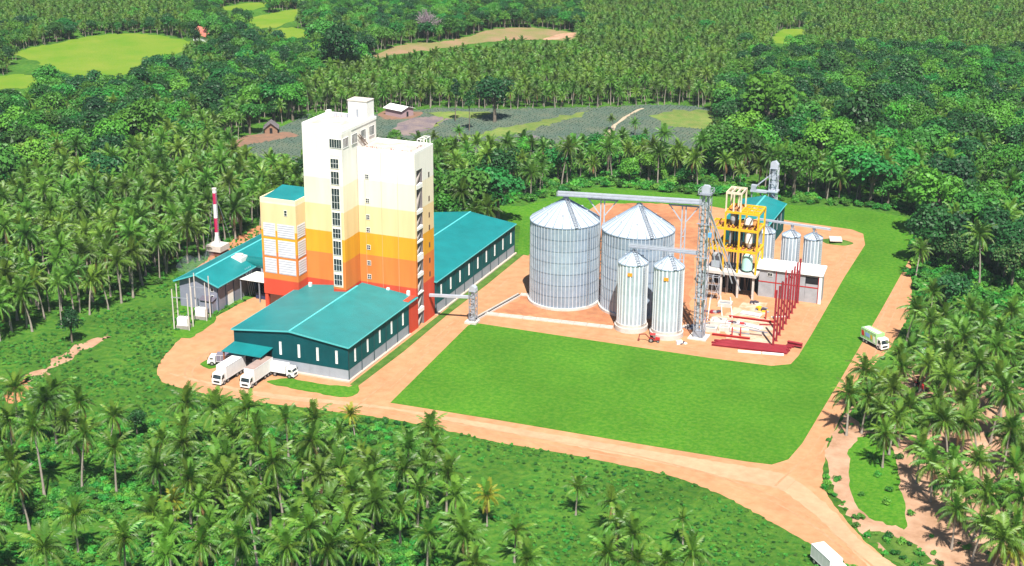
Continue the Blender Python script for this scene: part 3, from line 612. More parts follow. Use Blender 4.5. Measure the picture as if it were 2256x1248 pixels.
# ------------------------------------------------------------------ process frame (yellow steel) on a concrete deck
PF = thing('process_structure', 'yellow and cream steel process frame on a white concrete deck', 'steel frame', (0,0,0))
X = [56.8,60.9,64.6,69.2]; Y = [85.2,92.5]; Z0, Z1, Z2, Z3, Z4 = 6.7,12.3,17.8,22.2,27.1
for x in (57.2,60.6,64.9,68.8):
    for y in (85.5,92.2): MB().bar((x,y,0),(x,y,5.9),.5).build('deck_column', CONCW, PF)
B(56.2,69.6,84.7,93,5.9,6.6).build('deck', CONCW, PF)
def col(x, y, a, b, m=YEL, t=.42): MB().bar((x,y,a),(x,y,b),t).build('column', m, PF)
def beam(p, q, m=YEL, t=.36): MB().bar(p,q,t,.55).build('beam', m, PF)
for x in X[1:]:
    for y in Y: col(x,y,Z0,Z3)
for y in Y: col(X[0],y,Z0 if y > 90 else Z1,Z2)
for z in (Z1,Z2):
    for y in Y: beam((X[0] if z == Z2 or y > 90 else X[0],y,z),(X[3],y,z))
    for x in X: beam((x,Y[0],z),(x,Y[1],z))
    for x in (58.2,59.5,62.1,63.4,66.1,67.6): beam((x,Y[0],z),(x,Y[1],z),YEL,.22)
for y in Y: beam((X[1],y,Z3),(X[3],y,Z3))
for x in X[1:]: beam((x,Y[0],Z3),(x,Y[1],Z3))
for x in (66.1,67.6): beam((x,Y[0],Z3),(x,Y[1],Z3),YEL,.22)
for y in (87.3,89.8): beam((X[2],y,Z3),(X[3],y,Z3),YEL,.22)
for x in (60.9,62.8,64.6):
    for y in (85.2,90.5): col(x,y,Z3,Z4,CREAM,.34)
for y in (85.2,90.5): beam((60.7,y,Z4),(64.8,y,Z4),CREAM,.3)
for x in (60.9,62.1,63.4,64.6): beam((x,85.2,Z4),(x,90.5,Z4),CREAM,.26)
ORG = mat('rust_primer_deck', (.55,.22,.08), .8, var=.3)
for z, xa, xb in ((Z1,60.9,69.2),(Z2,56.8,69.2),(Z3,60.9,64.6)): B(xa+.2,xb-.2,87.3,92.2,z-.2,z-.12).build('floor_plate', ORG, PF)
for a, b in (((X[3],Y[0],8.0),(X[3],Y[1],Z1)),((X[0],Y[1],Z0),(X[0]+.01,Y[0],Z1))): MB().bar(a,b,.25).build('brace', YEL, PF)
def vessel(x, y, z, r, h, m, label, cone=.3):
    t = thing('process_vessel', label, 'vessel', (x,y,z), 0, 'vessels standing in the process frame'); MB().cyl((0,0,h*cone),(0,0,h*.85),r,n=18).build('shell', m, t)
    MB().cyl((0,0,0),(0,0,h*cone-.001),r*.35,r,n=18).build('cone', m, t); MB().cyl((0,0,h*.85+.001),(0,0,h),r,r*.35,n=18).build('dome', m, t)
vessel(66.6,87.2,6.7,1.35,4.6,mat('mint_tank',(.40,.70,.64),.5),'mint green tank standing on the white deck under the yellow frame',.12)
vessel(66.3,89.0,12.35,1.0,4.6,WHITE,'white vessel on the middle floor of the yellow frame')
vessel(68.2,90.5,12.35,.9,4.9,STEEL,'grey steel vessel on the middle floor of the yellow frame')
vessel(66.0,88.6,17.9,1.1,2.4,WHITE,'white vessel on the upper floor of the yellow frame')
vessel(67.7,89.4,17.9,.9,1.9,mat('orange_vessel',(.62,.30,.10),.6),'small orange vessel on the upper floor of the yellow frame')
vessel(62.0,89.0,17.9,.75,4.2,BLOCK,'grey pipe column through the upper floor of the yellow frame')
pv = thing('pipe_riser', 'bundle of dark vertical pipes rising through the yellow frame', 'pipes', (63.2,88.2,0))
for i, (x, y) in enumerate(((0,0),(.7,.3),(-1.0,1.2),(-1.6,.2),(1.1,1.4))): MB().cyl((x,y,0),(x,y,21-i*1.2),.26,n=10).build('pipe', STEEL if i % 2 else mat('dark_pipe',(.04,.045,.06),.5), pv)
bx = thing('control_cabinet', 'grey cabinet on the deck at the end of the yellow frame', 'cabinet', (58.8,88,6.61)); B(-1.3,1.3,-1,1,0,3.6).build('case', BLOCK, bx); MB().box(-1.0,1.0,-1.06,-1.001,.3,3.3).build('door', BLOCKW, bx)
MB().box(57,69,91.8,92.0,.01,5.85).build('undercroft_shade_sheet', DARK, PF)  # near-black sheet painted as the shade under the deck
us = MB()
for i in range(16): x = rnd.uniform(58,68.5); us.bar((x,rnd.uniform(87,91),.01),(x+rnd.uniform(-.4,.4),rnd.uniform(87,91),5.8),.1)
us.build('formwork_props', mat('prop_wood', (.20,.13,.10), .9), PF)
# block building with white parapet
BB = thing('block_building', 'grey block building with red tie beams and deep white roof edge', 'building')
bx0, bx1, by0, by1 = 69.4,85.0,88.9,92.8
for i in range(4): xa = bx0+i*(bx1-bx0)/4; B(xa+.02,xa+(bx1-bx0)/4-.02,by0,by0+.25,0,3.9).build('wall_panel', BLOCK, BB); B(xa+.02,xa+(bx1-bx0)/4-.02,by0,by0+.25,4.15,7.3).build('wall_panel', BLOCK, BB) if i < 3 else None
B(bx1-.25,bx1,by0+.26,by1,0,7.3).build('wall_panel', BLOCK, BB); B(bx0,bx0+.25,by0+.26,by1,0,7.3).build('wall_panel', BLOCK, BB); B(bx0,bx1,by1+.01,by1+.25,0,7.3).build('wall_panel', BLOCK, BB)
B(81.2,bx1-.3,by0+.05,by0+.2,4.15,4.9).build('wall_panel', BLOCK, BB); B(80.3,bx1-.6,by0+.02,by0+.2,4.9,6.7).build('window', DARK, BB); B(81.2,bx1-.3,by0+.05,by0+.2,6.7,7.3).build('wall_panel', BLOCK, BB)
B(bx0,bx1,by0-.06,by0+.24,3.901,4.149).build('tie_beam', REDP, BB)
for x in (bx0+4.4,bx1-.55): MB().box(x-.12,x+.12,by0-.16,by0-.02,0,7.3).build('tie_column', REDP, BB)
MB().box(bx1-.45,bx1+.3,by0-.3,by0-.165,0,7.3).build('corner_column', WHITE, BB)
MB().prism([(by0-.5,7.32),(by1+.4,8.3),(by1+.4,8.75),(by0-.5,7.8)],0,bx0-.9,bx1+.5).build('roof', mat('white_roof_sheet',(.82,.82,.82),.6), BB)
for x in (72.2,77.5): window(BB, x, by0, 5.6, 1.2, .9, '-y', 2, 1, gm=DARK)
cv = conveyor('conveyor_gallery','thin conveyor over the row of small hopper silos',(64.5,105.2,15.2),(84.0,103.4,15.2),.55,.5,False)
for x, dy in ((67.3,0),(74,-.7),(79.7,-1.2)): MB().cyl((x-64.5,dy,-.2),(x-64.5,dy,-1.3),.5,.25,n=10).build('spout', STEEL, cv)
# rear teal shed and rear elevator
RS = thing('rear_shed', 'teal roofed shed behind the yellow steel frame', 'shed')
rx0, rx1, ry0, ry1 = 51.6,63.6,124,147
B(rx1-.2,rx1,ry0,ry1,0,8).build('side_wall', TEALWY, RS); B(rx0,rx0+.2,ry0,ry1,0,8).build('side_wall', TEALWY, RS)
MB().prism([(rx0,0),(rx1,0),(rx1,8),((rx0+rx1)/2,9.6),(rx0,8)],1,ry0,ry0+.2).build('end_wall', TEALW, RS); MB().prism([(rx0,0),(rx1,0),(rx1,8),((rx0+rx1)/2,9.6),(rx0,8)],1,ry1-.2,ry1).build('end_wall', TEALW, RS)
gable(RS, rx0, rx1, ry0, ry1, 8, 9.6)
for i in range(4): B(rx1+.001,rx1+.12,ry0+3+i*5,ry0+3.5+i*5,3,6.5).build('window', BLOCKW, RS)
RE = thing('bucket_elevator', 'lattice elevator tower rising behind the rear teal shed', 'elevator', (59.5,149.3,0))
mb = MB(); lattice(mb,0,0,2.2,0,17.6,8,.12); mb.build('lattice_frame', STEELW, RE); B(-.6,.6,-.3,.3,.5,17.6).build('elevator_leg', STEELW, RE)
MB().prism([(-1.1,17.6),(1.1,17.6),(1.1,18.7),(.2,19.7),(-1.1,19.2)],1,-.9,.9).build('head_housing', STEELW, RE); B(-1.5,1.5,-1.5,1.5,10.6,11.0).build('platform', STEELW, RE)
MB().bar((-1.0,0,15.5),(-5.6,-.5,11.2),.3).build('spout', STEELW, RE)
B(-6.6,-1.51,-.7,.7,10.0,10.6).build('conveyor_box', STEELW, RE); B(-6.4,-5.0,-.7,.7,10.61,12.0).build('hopper', BLOCKW, RE)
for x in (-6.2,-3.6): MB().bar((x,0,0),(x,0,9.99),.3).build('leg', STEEL, RE)
# red posts and other things in the yard
for i in range(9):
    f = i/8; x = 80.55-.75*f; y = 55.7+31.8*f; h = 13.9-2.3*f
    t = thing('steel_post', ['first maroon post of the row, nearest the stacked beams','second maroon post of the row behind the stacked beams','third maroon post of the row of nine','fourth maroon post of the row of nine','middle maroon post of the row of nine','sixth maroon post of the row of nine','seventh maroon post, third from the block building','eighth maroon post, next to last before the block building','last maroon post of the row, closest to the block building'][i], 'post', (x,y,0), 0, 'row of maroon steel posts')
    mb = MB(); mb.box(-.05,.05,-.17,.17,.05,h); mb.box(-.2,.2,-.23,-.17,.05,h); mb.box(-.2,.2,.17,.23,.05,h); mb.build('shaft', MAROON, t); B(-.4,.4,-.4,.4,0,.049).build('base_plate', MAROON, t)
def rail(name, label, cat, a, b, m, wd=.4, ht=.5, z=0., grp=None):
    a = Vector((*a,z)); b = Vector((*b,z)); d = b-a; mb = MB(); n = Vector((-d.y,d.x,0)).normalized()
    # I section beam lying on the ground
    up = Vector((0,0,1))
    mb.bar(up*.05, d+up*.05, wd, .1); mb.bar(up*(ht-.05), d+up*(ht-.05), wd, .1); mb.bar(up*ht/2, d+up*ht/2, wd*.35, ht-.2)
    return tag(mb.build(name, m, None, a), label, cat, grp)
for k in range(12):
    o = rnd.uniform(-1.2,1.2); f = k/11
    rail('steel_beam','maroon steel beam lying in the long stack at the front of the yard','beam',(68.6+o-.9*f*1.2,55.2-.38*k),(84.6+o*.7,57.0-.42*k),MAROON,.34,.45,.02,'maroon beams stacked flat at the yard edge')
rail('steel_beam','short maroon beam sticking out past the end of the long stack','beam',(83.5,57.6),(87.0,57.2),MAROON,.8,.8,.5)
rail('steel_beam','red beam lying between the block building and the white panels','beam',(66.4,70.9),(77.6,71.2),REDP,.5,.5,.02)
rail('steel_beam','red beam lying behind the maroon stack','beam',(65.7,57.6),(74.6,58.2),REDP,.5,.5,.02)
rail('white_beam','white beam lying in front of the maroon stack, farther end','beam',(73.8,49.6),(79.0,50.5),WHITE,.5,.4,.02); rail('white_beam','white beam lying in front of the maroon stack, end by the posts','beam',(79.2,50.6),(84.0,51.4),WHITE,.5,.4,.02)
for k, (x, y, l, r_) in enumerate(((72.2,66.5,7.0,-.25),(71.0,74.5,5,-.1),(66.0,66.5,4,.1))):
    t = thing('roof_truss_panel', ['long white steel panel lying in the yard between the red beams','white panel lying nearer the deck in the yard','white panel beside the grey foundation pits'][k], 'panel', (x,y,0), r_); B(-l/2,l/2,-.9,.9,.06,.3).build('sheet', WHITE, t)
    for s in (-1,1): MB().box(-l/2,l/2,s*.9-.06,s*.9+.06,.31,.5).build('edge', STEELW, t)
PIT = mat('pit_grey', (.16,.19,.22), .9)
for k, (x, y, w_, d_) in enumerate(((63.6,78.5,3.4,2.6),(65.2,65.6,3.6,3.2),(64.6,60.5,3.0,2.6),(67.6,62.0,2.4,2.2))):
    t = thing('foundation_pit', ['grey foundation pit nearest the white deck','deep grey foundation pit in the middle of the yard','grey foundation pit beside the bucket elevator','shallow grey foundation beside the red beam'][k], 'foundation', (x,y,0), .1)
    for b in ((-w_/2,w_/2,-d_/2,-d_/2+.4),(-w_/2,w_/2,d_/2-.4,d_/2),(-w_/2,-w_/2+.4,-d_/2+.4,d_/2-.4),(w_/2-.4,w_/2,-d_/2+.4,d_/2-.4)): B(*b,0,1.0).build('pit_wall', CONCW, t)
    B(-w_/2+.4,w_/2-.4,-d_/2+.4,d_/2-.4,.06,.16 if k % 2 else .6).build('pit_floor', PIT, t)
sheet('concrete_apron', [(1560,700),(1600,690),(1640,668),(1690,668),(1690,690),(1640,715),(1600,728),(1560,735)], .07, mat('yard_screed', (.50,.37,.28), .95, col2=(.43,.24,.135), scale=.35, detail=8, fac=(.45,.6)), .5)
sheet('concrete_apron', [(1600,700),(1700,705),(1700,760),(1600,745)], .062, MATS['yard_screed'], .6)
for k in range(4):
    t = thing('trench_kerb', 'white foundation strip running from the deck to the pits, number %s from the elevator side' % ('one','two','three','four')[k], 'foundation', (58.5+k*2.5,84.2,0), -.02) if k < 3 else None
    if t: MB().bar((0,0,.2),(4.2,-14 if k else -18,.2),.3,.4).build('strip', CONCW, t)
def rubble(x, y, n, r_, label, mats, cat='pile', name='scrap_pile'):
    t = thing(name, label, cat, (x,y,0))
    for i in range(n):
        a = rnd.uniform(0,6.3); q = rnd.uniform(0,r_); s = rnd.uniform(.25,.7); B(-s,s,-s*.6,s*.6,0,s*rnd.uniform(.5,1.3)).build('scrap', rnd.choice(mats), t, (math.cos(a)*q,math.sin(a)*q*.6,0), rnd.uniform(0,3))
rubble(73.2,78.6,16,2.6,'heap of grey scrap and machine parts in front of the block building',[BLOCK,STEEL,mat('dark_scrap',(.06,.05,.07),.8),YEL])
rubble(68.0,67.4,7,1.2,'small heap of dark scrap beside the middle foundation pit',[MATS['dark_scrap'],MAROON])
rubble(70.6,66.9,5,.8,'small heap of blue and red scrap beside the white panel',[MATS['blue_motor'],MATS['dark_scrap'],REDP])
rubble(59.6,60.0,12,2.0,'litter of steel offcuts behind the bucket elevator',[STEEL,MATS['dark_scrap'],CONCW])
rubble(60.4,49.2,7,1.4,'litter of white offcuts at the foot of the slender silo',[WHITE,MATS['dark_scrap'],CONCW])
for k, (x, y) in enumerate(((72.0,59.5),(75.0,73.0),(70.2,58.6),(76.6,86.6))):
    t = tag(MB().bar((0,0,0),(0,0,2.2 if k < 3 else 8.5),.28).build('red_stub', REDP, None, (x,y,.04)), ['short red stub column beside the maroon stack','short red stub column beside the long red beam','short red stub at the end of the grey pit','slender maroon mast in front of the block building'][k], 'column')
for k, (x, y, l_, a_, m_, nm) in enumerate(((70.5,63.6,5,.1,WHITE,'white purlin lying across the yard beside the white panel'),(74.6,64.0,6,-.1,STEEL,'grey pipe lying near the maroon posts'),(72.5,70.0,7,.02,CREAM,'cream timber lying along the long red beam'),(76.4,69.0,4,.3,MAROON,'short maroon offcut beside the long red beam'),(67.2,72.6,5,1.2,CREAM,'cream timber leaning away from the grey pits'),(70.8,61.2,6,-.05,STEEL,'grey pipe lying behind the shorter red beam'),(74.2,61.4,5,.08,MATS['prop_wood'],'dark timber lying in the front half of the yard'),(62.0,63.5,4,.9,STEEL,'steel section lying behind the bucket elevator'),(61.0,66.5,3.4,.2,MAROON,'maroon section lying between elevator and slender silo'),(77.8,75.5,4,.5,WHITE,'white purlin lying in front of the maroon posts'))):
    tag(MB().bar((-l_/2,0,.16),(l_/2,0,.16),.26,.26).build('loose_beam', m_, None, (x,y,.06), a_), nm, 'beam')
SC = thing('scaffold', 'steel scaffold standing under the end of the concrete deck', 'scaffold', (58.5,82.2,0)); sc_ = MB()
for x in (-2.4,-.8,.8,2.4):
    for y in (-.7,.7): sc_.bar((x,y,0),(x,y,6.4),.1)
for z in (2,4,6):
    for y in (-.7,.7): sc_.bar((-2.4,y,z),(2.4,y,z),.09)
    for x in (-2.4,-.8,.8,2.4): sc_.bar((x,-.7,z),(x,.7,z),.09)
for x in (-2.4,0.8): sc_.bar((x,-.7,0),(x+1.6,-.7,4),.08); sc_.bar((x+1.6,-.7,2),(x,-.7,6),.08)
sc_.build('tubes', STEELW, SC)
for z in (2.06,4.06): B(-2.4,2.4,-.6,.6,z,z+.08).build('platform', MATS['prop_wood'], SC)
rubble(61.8,72.5,14,2.4,'spread of dark offcuts beside the concrete deck',[MATS['dark_scrap'],STEEL,BLOCK,MAROON])
rubble(70.2,82.6,8,1.6,'low heap of white rubble below the concrete deck',[CONCW,WHITE,MATS['dark_scrap']])
# mound with a pale slab
mo = MB(); n1, n2 = 10, 26
for i in range(n1):
    for j in range(n2):
        a = 2*math.pi*j/n2; q = (i+1)/n1; mo.v.append((math.cos(a)*4.4*q*(1+.12*math.sin(3*a)), math.sin(a)*3.0*q*(1+.12*math.cos(2*a)), .9*(1-q*q)+rnd.uniform(-.06,.06)*(1-q)))
mo.v.append((0,0,.95)); c_ = len(mo.v)-1
for j in range(n2): mo.f.append((c_, j, (j+1) % n2)); mo.m.append(0)
for i in range(n1-1):
    for j in range(n2): mo.f.append((i*n2+j, (i+1)*n2+j, (i+1)*n2+(j+1) % n2, i*n2+(j+1) % n2)); mo.m.append(0)
tag(mo.build('grassy_mound', VERGE, None, (80.0,141.5,.0)), 'small grassy mound in the back corner of the dirt yard', 'mound')
sl_ = thing('concrete_slab', 'pale slab lying on the grassy mound', 'slab', (79.6,141.3,.95), .25); B(-1.7,1.7,-2.2,2.2,0,.25).build('slab', CONCW, sl_)

# ------------------------------------------------------------------ vehicles (built facing -Y, front at y=-L/2)
TYRE, RIM = BLACK, mat('wheel_rim', (.35,.35,.36), .5, .5)
def wheels(t, pos, r=.5, wd=.3):
    for x, y in pos:
        s = 1 if x > 0 else -1; w_ = MB().cyl((x-s*wd,y,r),(x,y,r),r,n=14).build('wheel', TYRE, t); MB().cyl((x,y,r),(x+s*.03,y,r),r*.55,n=10).build('rim', RIM, w_)
def lorry(label, loc, ang, L, W, H, boxm, cabm, axles, name='box_lorry', group='white box lorries', deck=.95):
    t = thing(name, label, 'lorry', loc, ang, group); f = -L/2; cl = 1.75; ch = min(H-.4, 2.7)
    cab = MB().prism([(f+.05,.55),(f,1.35),(f+.12,1.5),(f+.42,ch-.15),(f+.6,ch),(f+cl,ch),(f+cl,.55)],0,-W/2+.08,W/2-.08); cab.build('cab', cabm, t)
    ws = MB(); ws.add([(-W/2+.2,f+.105,1.56),(W/2-.2,f+.105,1.56),(W/2-.3,f+.365,ch-.3),(-W/2+.3,f+.365,ch-.3)],[(0,1,2,3)]); ws.build('windscreen', GLASS, t)
    for s in (-1,1):
        xx = s*(W/2-.08); MB().box(min(xx,xx+s*.02),max(xx,xx+s*.02),f+.55,f+1.3,1.5,ch-.35).build('side_window', GLASS, t)
        MB().box(s*(W/2-.2)-.16,s*(W/2-.2)+.16,f-.03,f+.04,.85,1.05).build('headlight', WHITE, t)
        MB().box(s*(W/2+.08)-.07,s*(W/2+.08)+.07,f+.15,f+.25,1.6,2.1).build('mirror', BLACK, t)
    MB().box(-W/2+.5,W/2-.5,f-.045,f+.03,.75,1.15).build('grille', BLACK, t); MB().box(-W/2+.1,W/2-.1,f-.06,f+.06,.42,.7).build('bumper', cabm, t)
    MB().box(-W/2+.5,W/2-.5,f+.3,L/2-.1,.55,.9).build('chassis', BLACK, t)
    b = MB().box(-W/2,W/2,f+cl+.2,L/2,deck,H).build('cargo_box', boxm, t)
    fr = MB()
    for s in (-1,1):
        xx = s*W/2
        for z in (deck+.03,H-.13): fr.box(min(xx,xx+s*.025),max(xx,xx+s*.025),f+cl+.2,L/2,z,z+.1)
        n = int((L-cl)/1.1)
        for i in range(n+1): y = f+cl+.25+(L-cl-.35)*i/n; fr.box(min(xx,xx+s*.02),max(xx,xx+s*.02),y,y+.06,deck+.131,H-.131)
    fr.build('box_ribs', mat('pale_rib', (.6,.6,.62), .6), b)
    wheels(t, [(s*(W/2-.02),f+y) for s in (-1,1) for y in axles]); return t
WB = mat('white_box_body', (.74,.73,.72), .5, var=.1, scale=.5)
lorry('long white box lorry backed up to the canopy, with spotless white roof',(-24.8,-8.3,.03),-.03,9.6,2.5,3.9,WB,WHITE,(1.2,2.6,6.2,7.5,8.6))
t2 = lorry('long white box lorry backed up to the canopy, with dusty grey brown roof',(-18.45,-7.4,.03),0,9.8,2.5,3.9,WB,WHITE,(1.2,2.6,6.4,7.7,8.8))
B(-1.2,1.2,-2.85,4.85,3.902,3.93).build('dusty_roof', mat('dusty_sheet',(.33,.24,.21),.9,var=.3), t2)
lorry('short white box lorry parked sideways against the front wall',(-14.6,-2.6,.03),math.pi/2,6.0,2.1,2.8,WB,WHITE,(1.0,4.6))
lorry('white cab lorry with dark grey sided body parked left of the canopy',(-30.4,-2.2,.03),-math.pi/2+.35,6.2,2.1,2.6,mat('grey_side_body',(.16,.15,.20),.6),WHITE,(1.0,4.7))
lorry('white lorry standing in the shade under the loading canopy',(-21.6,-2.3,.03),0.05,3.6,2.0,2.4,WB,WHITE,(.9,2.9),'light_lorry')
gt = lorry('pale green lorry with coloured side graphics on the right hand dirt road',(102.1,65.8,.03),0.82,7.4,2.4,3.5,mat('mint_green_body',(.28,.56,.20),.5,var=.1),WHITE,(1.1,5.2,6.3),'painted_lorry',None)
for nm, y0_, y1_, z0_, z1_, cm in (('red_stripe',2.4,3.6,1.7,2.9,(.55,.03,.03)),('blue_stripe',.4,2.2,1.9,2.8,(.25,.38,.75)),('yellow_roundel',-.5,.3,1.8,2.7,(.75,.40,.02)),('white_patch',-1.6,-.7,1.3,2.7,(.8,.8,.8))):
    for s in (-1,1): xx = s*1.2; MB().prism([(y0_,z0_),(y1_-.25,z0_),(y1_,z1_),(y0_+.25,z1_)],0,min(xx+s*.026,xx+s*.045),max(xx+s*.026,xx+s*.045)).build(nm, mat(nm, cm, .5), gt)
MB().box(-.6,.6,-1.4,3.4,3.502,3.53).build('white_roof', WHITE, gt)
lorry('white lorry driving along the road at the bottom edge of the photo',(111.0,-40.7,.04),.72,8.0,2.4,3.3,WB,WHITE,(1.1,5.6,6.8))
pk = G(2036,783)
t = thing('pickup', 'white pickup half hidden under the palms behind the green lorry', 'pickup', (pk.x,pk.y,.03), .5)
MB().prism([(-2.4,.5),(-2.4,1.0),(-1.2,1.1),(-.6,1.65),(.6,1.65),(.8,1.1),(2.4,1.1),(2.4,.5)],0,-.9,.9).build('body', WHITE, t)
MB().add([(-.8,-1.16,1.14),(.8,-1.16,1.14),(.75,-.66,1.6),(-.75,-.66,1.6)],[(0,1,2,3)]).build('windscreen', GLASS, t); MB().box(-.8,.8,.9,2.3,1.101,1.12).build('load_bed', BLACK, t); wheels(t,[(s*.92,y) for s in (-1,1) for y in (-1.5,1.5)],.38,.22)
for s in (-1,1): MB().box(s*.9-.01,s*.9+.01,-.5,.5,1.15,1.58).build('side_window', GLASS, t)
def tractor(x, y, ang, label):
    t = thing('tractor', label, 'tractor', (x,y,.03), ang)
    MB().prism([(-1.9,.8),(-1.9,1.5),(-.5,1.65),(-.5,.7)],0,-.4,.4).build('bonnet', REDP, t); B(-.7,.7,-.4,1.1,.7,1.0).build('deck', REDP, t)
    MB().prism([(.2,1.01),(.2,1.3),(.8,1.35),(1.0,2.0),(1.15,2.0),(1.1,1.01)],0,-.35,.35).build('seat', BLACK, t)
    for x_ in (-.65,.65):
        for y_ in (-.3,1.0): MB().bar((x_,y_,1.0),(x_,y_,2.5),.09).build('roof_post', BLACK, t)
    B(-.85,.85,-.5,1.2,2.51,2.62).build('roof', REDP, t)
    for s in (-1,1): MB().box(s*.95-.22,s*.95+.22,.1,1.4,1.52,1.6).build('mudguard', REDP, t)
    wheels(t,[(s*.95,.75) for s in (-1,1)],.75,.35); wheels(t,[(s*.7,-1.4) for s in (-1,1)],.42,.22); return t
q = G(2027,858); tractor(q.x,q.y,.6,'red tractor with red roof parked on the sandy ground under the palms')
q = G(1440,754)
t = tractor(q.x,q.y,1.75,'small red backhoe digging at the foot of the slender silo'); t.scale = (.75,.75,.75)
for a, b in (((0,1.2,1.0),(0,2.6,2.4)),((0,2.6,2.4),(0,4.4,2.2)),((0,4.4,2.2),(0,4.7,.6))): MB().bar(a,b,.28).build('boom', mat('brown_arm',(.20,.05,.04),.6), t)
MB().prism([(4.4,.6),(5.0,.6),(4.9,.05),(4.4,.15)],0,-.35,.35).build('bucket', MATS['brown_arm'], t)
# ------------------------------------------------------------------ huts and houses beyond
def hut(name, label, x, y, ang, L, W, h, rm, wm, rh=1.4, door=True):
    t = thing(name, label, 'house', (x,y,0), ang)
    MB().prism([(-W/2,0),(W/2,0),(W/2,h),(0,h+rh),(-W/2,h)],1,-L/2,L/2).build('walls', wm, t)
    for s in (-1,1):
        xe = s*(W/2+.6); ze = h-rh*.6/(W/2); MB().prism([(xe,ze+.06),(0,h+rh+.06),(0,h+rh+.2),(xe,ze+.2)],1,-L/2-.6,L/2+.6).build('roof', rm, t)
    if door:
        B(-.5,.5,-L/2-.06,-L/2-.001,0,2).build('door', DARK, t); B(W/2+.001,W/2+.06,-L/4-.5,-L/4+.5,.9,1.9).build('window', GLASS, t); B(W/2+.001,W/2+.06,L/4-.5,L/4+.5,.9,1.9).build('window', GLASS, t)
THATCH = mat('grey_thatch', (.17,.15,.16), .95, var=.3, scale=1.0, bump=.08)
def at(px, py): q = G(px, py); return q.x, q.y
hut('thatched_hut','grey thatched hut on bare soil left of the banded tower',*at(598,291),.5,5.5,4.5,2.0,THATCH,mat('mud_wall',(.25,.15,.10),.9),1.8)
hut('field_hut','small hut with wide white sheet roof behind the banded tower',*at(880,254),1.25,8.5,6.5,2.8,WHITE,mat('pinkish_wall',(.36,.25,.27),.9),1.0)
hut('thatched_hut','grey thatched hut between the tree line and the pineapple field',*at(1190,328),1.1,6.5,5,2.2,THATCH,MATS['mud_wall'],1.8)
hut('farmhouse','white walled house with red tiled roof at the end of the paddy field',*at(455,92),1.1,13,7,3.8,mat('red_tiles',(.52,.16,.12),.8,var=.3,scale=.8),WHITE,2.6)
hut('farmhouse','red roofed house half hidden in trees beside the larger farmhouse',*at(528,82),1.2,8,5,3.4,MATS['red_tiles'],WHITE,2.2)
# ------------------------------------------------------------------ vegetation
def frond(L, e0, e1, n=15, ll=.9, seed=0, lw=.25, drp=.55):
    r = random.Random(seed); mb = MB(); K = 7; p = Vector((0,0,0)); pts = [p.copy()]; tang = []
    for k in range(K):
        e = math.radians(e0+(e1-e0)*((k+.5)/K)**1.1); t = Vector((math.cos(e),0,math.sin(e))); tang.append(t); p = p+t*L/K; pts.append(p.copy())
    tang.append(tang[-1])
    for k in range(K):
        a = .09*(1-k/K)+.02; b = .09*(1-(k+1)/K)+.02; mb.add([pts[k]+Vector((0,-a,.02)),pts[k]+Vector((0,a,.02)),pts[k+1]+Vector((0,b,.02)),pts[k+1]+Vector((0,-b,.02))],[(0,1,2,3)])
    for i in range(n):
        u = .14+.86*i/(n-1)*.98; f = u*K; k = min(K-1, int(f)); q = pts[k].lerp(pts[k+1], f-k); t = tang[k]
        l = ll*(.45+.75*math.sin(math.pi*min(1, u*.92+.06)))*r.uniform(.85,1.1)
        for s in (-1,1):
            nrm = Vector((-t.z,0,t.x)); dr = drp*r.uniform(.6,1.5)
            d = (Vector((0,s,0))*.8+t*(.45+.5*u)+Vector((0,0,-1))*dr+nrm*.15).normalized(); w_ = t*lw*.5
            mb.add([q-w_, q+w_, q+d*l*.6+w_*.8+Vector((0,0,.06)), q+d*l], [(0,1,2,3)])
    return mb
FT = [(4.0,84,60),(4.7,66,2),(4.7,44,-50),(4.5,18,-76),(4.2,-14,-86),(4.0,-48,-88)]
def fr_mesh(k, v, m, nm='frond'): L, a, b = FT[k]; return frond(L, a+v*5-5, b+v*9-9, seed=k*7+v, drp=(.3,.65,1.0,1.1,.8,.4)[k]).mesh(nm, m, fix=False)
FR = [[fr_mesh(k, v, PALM) for v in range(3)] for k in range(5)]; FRY = [[fr_mesh(k, v, PALMY) for v in range(2)] for k in range(5)]; FRD = fr_mesh(5, 0, PALMD)
def crown_plan(r, thin=1.0):
    out = []; a = r.uniform(0,6.28); cnt = [(0,4),(1,6),(2,7),(3,7),(4,5)]
    for k, c in cnt:
        for j in range(max(1, round(c*thin))): a += 2.39996+r.uniform(-.22,.22); out.append((k, a, r.uniform(.82,1.12), r.uniform(-.12,.12)))
    return out
def crown_mb(seed):
    r = random.Random(seed); mb = MB()
    for k, a, s, ti in crown_plan(r, r.uniform(.8,1.1)):
        me = FR[k][r.randrange(3)]; ma = Matrix.Rotation(a,4,'Z') @ Matrix.Rotation(ti,4,'Y') @ Matrix.Scale(s,4)
        mb.add([ma @ v.co for v in me.vertices], [tuple(p.vertices) for p in me.polygons])
    if r.random() < .6:
        me = FRD
        for _ in range(2):
            ma = Matrix.Rotation(r.uniform(0,6.28),4,'Z'); mb.add([ma @ v.co for v in me.vertices], [tuple(p.vertices) for p in me.polygons], 1)
    return mb
def trunk_mb(h, lean, seed):
    r = random.Random(seed); mb = MB(); K = 5; n = 7; ph = r.uniform(0,6.28)
    P = [Vector((math.cos(ph)*lean*((k/K)**1.6-1), math.sin(ph)*lean*((k/K)**1.6-1), -h+h*k/K)) for k in range(K+1)]   # top of the trunk at the origin
    for k in range(K+1):
        rr = .24-.09*k/K+(.1 if k == 0 else 0)
        for j in range(n): mb.v.append((P[k].x+math.cos(6.283*j/n)*rr, P[k].y+math.sin(6.283*j/n)*rr, P[k].z))
    for k in range(K):
        for j in range(n): mb.f.append((k*n+j, k*n+(j+1) % n, (k+1)*n+(j+1) % n, (k+1)*n+j)); mb.m.append(0)
    return mb, P[0]
HT = [8.0,10.0,12.5]; TR = []
